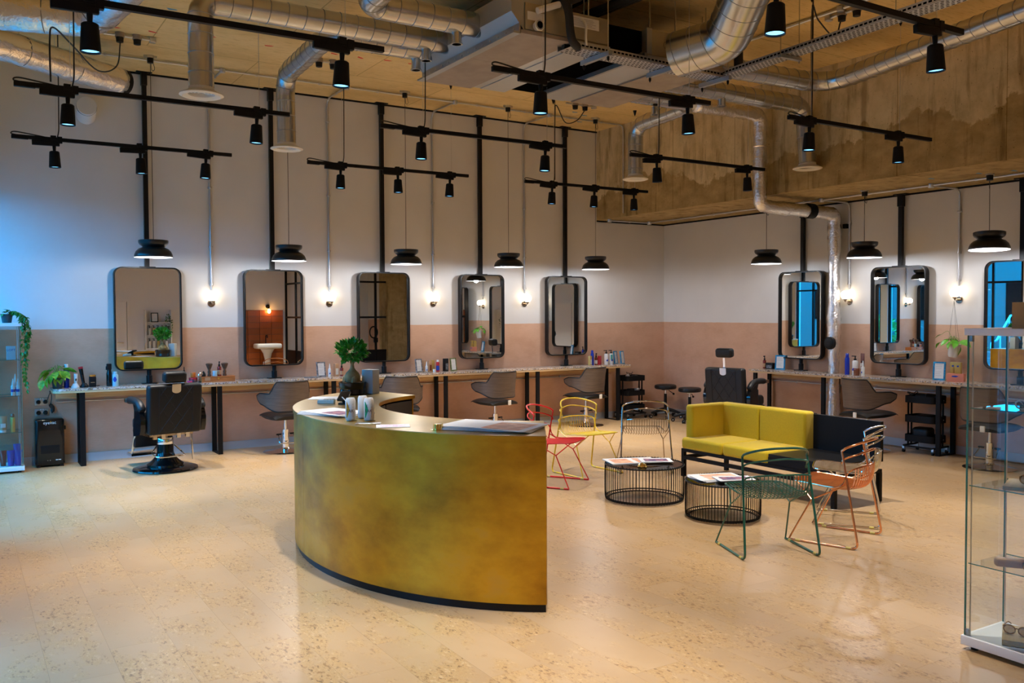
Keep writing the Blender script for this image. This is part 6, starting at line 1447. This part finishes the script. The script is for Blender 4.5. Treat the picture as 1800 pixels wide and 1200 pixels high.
solo('tool_bag', MB().rbox((0,0,0.085), (0.09,0.11,0.085), 0.04, 3), MT['leather'], 'black bag bulging from the bottom tray of the packed trolley', 'bag', (-0.27,-5.07,0.147), 0.1)
solo('towel_pile', MB().rbox((0,0,0.04), (0.12,0.10,0.04), 0.03, 3), MT['black'], 'folded black towels on the middle tray of the packed trolley', 'towels', (-0.26,-5.08,0.387), 0.1)
bottle('clear spray bottle on the packed trolley', (-0.22,-5.24,0.40), 0.032, 0.19, 'steel', 'spray')

# ================================================================== glass display cabinets
def cabinet(label, loc, rz):
    """front along local -y, width x 0..0.43, depth y 0..0.37"""
    o = thing('glass_cabinet', label, 'cabinet', loc, rz, 'tall glass display cabinets'); W_, D_, H_ = 0.43, 0.37, 1.66
    part('base', MB().rbox((W_/2,D_/2,0.048), (W_/2+0.008,D_/2+0.008,0.024), 0.003, 2), MT['white'], o)
    for x in (0.04,W_-0.04):
        for y in (0.04,D_-0.04): part('foot', MB().cyl((x,y,0), (x,y,0.024), 0.018, n=12), MT['black_plastic'], o)
    part('top', MB().rbox((W_/2,D_/2,H_-0.018), (W_/2+0.008,D_/2+0.008,0.018), 0.003, 2), MT['white'], o)
    za, zb_ = 0.074, H_-0.037
    def pane(p0, p1):
        (xa,ya),(xb,yb) = p0, p1
        g = part('glass_panel', MB().add([(xa,ya,za),(xb,yb,za),(xb,yb,zb_),(xa,ya,zb_)], [(0,1,2,3)]), MT['glass'], o)
        for (x,y) in (p0,p1): part('polished_edge', MB().box(x-0.002,y-0.002,za,x+0.002,y+0.002,zb_), MT['glass_edge'], g)
    pane((0.006,0.004),(W_-0.006,0.004)); pane((0.004,0.016),(0.004,D_-0.006)); pane((W_-0.004,0.016),(W_-0.004,D_-0.006)); pane((0.006,D_-0.004),(W_-0.006,D_-0.004))
    for z in (0.446,0.850,1.250):
        s = part('glass_shelf', MB().add([(0.012,0.022,z),(W_-0.012,0.022,z),(W_-0.012,D_-0.012,z),(0.012,D_-0.012,z)], [(0,1,2,3)]), MT['glass'], o)
        part('polished_edge', MB().box(0.012,0.020,z-0.0025,W_-0.012,0.0225,z+0.0025).box(0.012,D_-0.0125,z-0.0025,W_-0.012,D_-0.011,z+0.0025), MT['glass_edge'], s)
    for x in (0.022,W_-0.022):
        for y in (0.026,D_-0.022): part('corner_rod', MB().cyl((x,y,za), (x,y,zb_), 0.0035, n=8), MT['steel'], o)
    for x in (0.014,W_-0.014):
        for z in (za+0.016,zb_-0.016): part('hinge', MB().rbox((x,0.016,z), (0.014,0.010,0.016), 0.003, 2), MT['plate_metal'], o)
    return o
cabinet('tall glass display cabinet with blue tubes at the left edge', (-10.20,-0.46,0), 0)
cabinet('tall glass display cabinet with sunglasses at the right edge', (-5.98,-9.05,0), -PI/2)
cl = (-10.20,-0.46)
def CL(x, y, z): return (cl[0]+x, cl[1]+y, z)
for k, (x, y) in enumerate(((0.345,0.10),(0.395,0.10),(0.37,0.16))): bottle(('left white spray bottle with blue band in the left cabinet','right white spray bottle with blue band in the left cabinet','back white spray bottle with blue band in the left cabinet')[k], CL(x,y,0.852), 0.022, 0.19 if k < 2 else 0.24, 'white_gloss', 'taper', 'white_gloss', lab='blue_ink', lz=(0.35,0.6))
sqtube('copper and white tube in the left cabinet', CL(0.24,0.12,0.448), 0.085, 0.18, 'tan_box', 'white_gloss', lab='white_gloss'); bottle('gold spray bottle in the left cabinet', CL(0.335,0.12,0.448), 0.026, 0.20, 'gold_box', 'cap', 'amber')
for k, (x, y, z) in enumerate(((0.31,0.10,0.074),(0.385,0.09,0.074),(0.375,0.17,0.074))): sqtube(('left blue tube on the floor of the left cabinet','right blue tube on the floor of the left cabinet','taller blue tube behind in the left cabinet')[k], CL(x,y,z), 0.075, 0.17 if k < 2 else 0.23, 'cobalt', 'cobalt', group='blue tubes in the left cabinet')
sqtube('maroon tube on the floor of the left cabinet', CL(0.235,0.13,0.074), 0.07, 0.17, 'maroon', 'maroon')
o = carton('pale carton with blue lettering on the upper shelf of the left cabinet', CL(0.335,0.13,1.252), 0.09, 0.05, 0.15, 'sky_plastic'); part('lettering', text_mb('LOFT', 0.036).xf(face_M((0.0,-0.0262,0.095), (1,0,0), (0,0,1))), MT['blue_ink'], o)
o = thing('trailing_plant', 'trailing green plant hanging down the corner of the left cabinet', 'plant', CL(0.30,0.10,1.66))
part('pot', MB().lathe([(0,0),(0.045,0),(0.058,0.08),(0.062,0.082),(0.062,0.10),(0.056,0.10),(0.054,0.08),(0,0.08)], 22), MT['pot_grey'], o)
lm = leaf_me(0.046, 0.025, 'leaf', 0.2).mesh('leaf', MT['leaf'], 2.0); nleaf = 0
for s in range(6):
    ln_ = (0.62,0.75,0.50,0.36,0.68,0.25)[s]; ex = 0.135+0.014*s; ey = -0.11+0.03*(s % 3)
    pts = catmull([(0.02,0.0,0.09),(0.07,ey*0.4,0.13),(ex*0.9,ey*0.8,0.06),(ex+0.012,ey,-0.10),(ex+0.02*math.sin(s),ey-0.006,-ln_*0.6),(ex+0.03*math.sin(s+1),ey,-ln_)], 6)
    sp = part('vine', MB().tube(pts, 0.0018, 4), MT['stem'], o)
    for k in range(3, len(pts)):
        for sd in (-1,1):
            q = link('leaf', lm, sp, pts[k]); q.rotation_euler = (random.uniform(-1.2,-0.2), random.uniform(-.5,.5), random.uniform(0,6.28)); q.scale = (1,)*3
for s in range(18):
    q = link('leaf', lm, o, (random.uniform(-.06,.08), random.uniform(-.06,.05), random.uniform(.09,.15))); q.rotation_euler = (random.uniform(-.6,.5), 0, random.uniform(0,6.28)); q.scale = (1.2,)*3
# right cabinet contents
def CR(a, b, z): return (-5.98+b, -9.05-a, z)
def shades(label, loc, rz, mat='tort', tilt=0.0):
    o = thing('sunglasses', label, 'sunglasses', loc, rz, 'sunglasses in the right cabinet')
    for s in (-1,1):
        part('rim', MB().tube([(s*0.034+0.027*math.cos(2*PI*k/20), 0, 0.024+0.022*math.sin(2*PI*k/20)) for k in range(20)], 0.0035, 6, closed=True), MT[mat], o)
        part('lens', MB().add([(s*0.034+0.026*math.cos(2*PI*k/20), 0, 0.024+0.021*math.sin(2*PI*k/20)) for k in range(20)], [tuple(range(20))]), MT['smoked'], o)
        part('temple', MB().tube(catmull([(s*0.062,0.0,0.034),(s*0.064,0.05,0.034),(s*0.062,0.10,0.030),(s*0.058,0.135,0.012)], 4), 0.003, 6), MT[mat], o)
    part('bridge', MB().tube([(-0.008,0,0.030),(0,0.0,0.034),(0.008,0,0.030)], 0.003, 6), MT[mat], o)
    return o
o = thing('display_board', 'light wooden display board on the floor of the right cabinet', 'board', CR(0.215,0.185,0.074), 0.5); part('board', MB().rbox((0,0,0.014), (0.13,0.10,0.014), 0.002, 2), MT['wood_light'], o)
shades('tortoiseshell sunglasses on the wooden board', CR(0.20,0.14,0.103), -1.3); shades('pale sunglasses beside the wooden board sunglasses', CR(0.30,0.17,0.103), -2.1, 'cream')
shades('orange sunglasses on the lower shelf of the right cabinet', CR(0.30,0.13,0.449), -1.2); shades('folded tortoiseshell sunglasses at the back of the lower shelf', CR(0.22,0.26,0.449), -2.0)
solo('sunglasses_case', MB().rbox((0,0,0.022), (0.07,0.03,0.022), 0.018, 3), MT['tan_box'], 'tan sunglasses case on the lower shelf', 'case', CR(0.17,0.12,0.449), -1.0)
o = thing('display_board', 'light wooden display board on the middle shelf of the right cabinet', 'board', CR(0.22,0.19,0.853), 0.4); part('board', MB().rbox((0,0,0.010), (0.13,0.10,0.010), 0.002, 2), MT['wood_light'], o)
shades('dark sunglasses on the middle shelf of the right cabinet', CR(0.26,0.16,0.875), -1.4)
solo('paper_card', MB().box(-0.05,-0.03,0,0.05,0.03,0.003), MT['paper'], 'white card on the upper shelf of the right cabinet', 'card', CR(0.10,0.08,1.253), 0.4); shades('clear sunglasses on the upper shelf of the right cabinet', CR(0.24,0.15,1.253), -1.3, 'cream')
solo('cardboard_box', MB().rbox((0,0,0.065), (0.12,0.11,0.065), 0.002, 2), MT['card'], 'brown cardboard box on top of the right cabinet', 'box', CR(0.285,0.20,1.661), 0.15)

# ================================================================== seen only in the mirrors
o = thing('product_shelves', 'white shelf unit of hair products seen in the first mirror', 'shelves', (-6.24,YB+0.002,0))
for x in (0,0.62): part('side', MB().box(x,0,0,x+0.02,0.26,1.86), MT['white'], o)
for z in (0.30,0.85,1.19,1.52): part('shelf', MB().box(0.02,0,z,0.62,0.26,z+0.02), MT['white'], o)
part('back', MB().box(0.02,0,0,0.62,0.01,1.86), MT['white'], o)
for r_, z in enumerate((0.871,1.211)):
    for k in range(5): bottle('%s pump bottle from the left on the %s mirrored shelf' % (('first','second','third','fourth','fifth')[k], ('lower','upper')[r_]), (-6.13+0.105*k,YB+0.15,z), 0.034, 0.25, ('white_gloss','cream','gold_box')[(k+r_) % 3], 'pump', group='pump bottles on the mirrored shelves')
stand_frame('framed certificate on the shelf unit seen in the first mirror', (-6.0,YB+0.15,1.541), PI, 0.18, 0.25, 'pot_grey')
o = thing('trailing_plant', 'trailing plant on the shelf unit seen in the first mirror', 'plant', (-5.70,YB+0.15,1.541)); part('pot', MB().lathe([(0,0),(0.05,0),(0.06,0.09),(0,0.09)], 18), MT['white'], o)
q = part('foliage', leafcloud(160, (0.03,0.08,-0.08), (0.09,0.07,0.28), 0.05), MT['leaf'], o); q['kind'] = 'stuff'
o = thing('dracaena', 'tall dracaena outside the street window seen in the right mirror', 'plant', (-11.25,-2.3,-0.15))
part('pot', MB().lathe([(0,0),(0.15,0),(0.19,0.32),(0.17,0.32),(0.16,0.28),(0,0.28)], 24), MT['pot_grey'], o); part('trunk', MB().tube(catmull([(0,0,0.28),(0.03,0,0.8),(-0.02,0.02,1.35)], 5), 0.03, 8), MT['bark'], o)
m = MB()
for z0_, n_ in ((1.35,26),(0.85,14)):
    for k in range(n_):
        a = k*2.4; rr = 0.30+0.14*random.random(); rise = random.uniform(0.05,0.40); d_ = Vector((math.cos(a), math.sin(a), 0)); sd = Vector((-d_.y,d_.x,0))*0.018
        p0 = Vector((0,0,z0_)); p1 = p0+d_*rr*0.55+Vector((0,0,rise)); p2 = p0+d_*rr+Vector((0,0,rise*0.6)); m.add([p0-sd*.6,p0+sd*.6,p1+sd,p1-sd,p2], [(0,1,2,3),(3,2,4)])
q = part('foliage', m, MT['leaf'], o); q['kind'] = 'stuff'
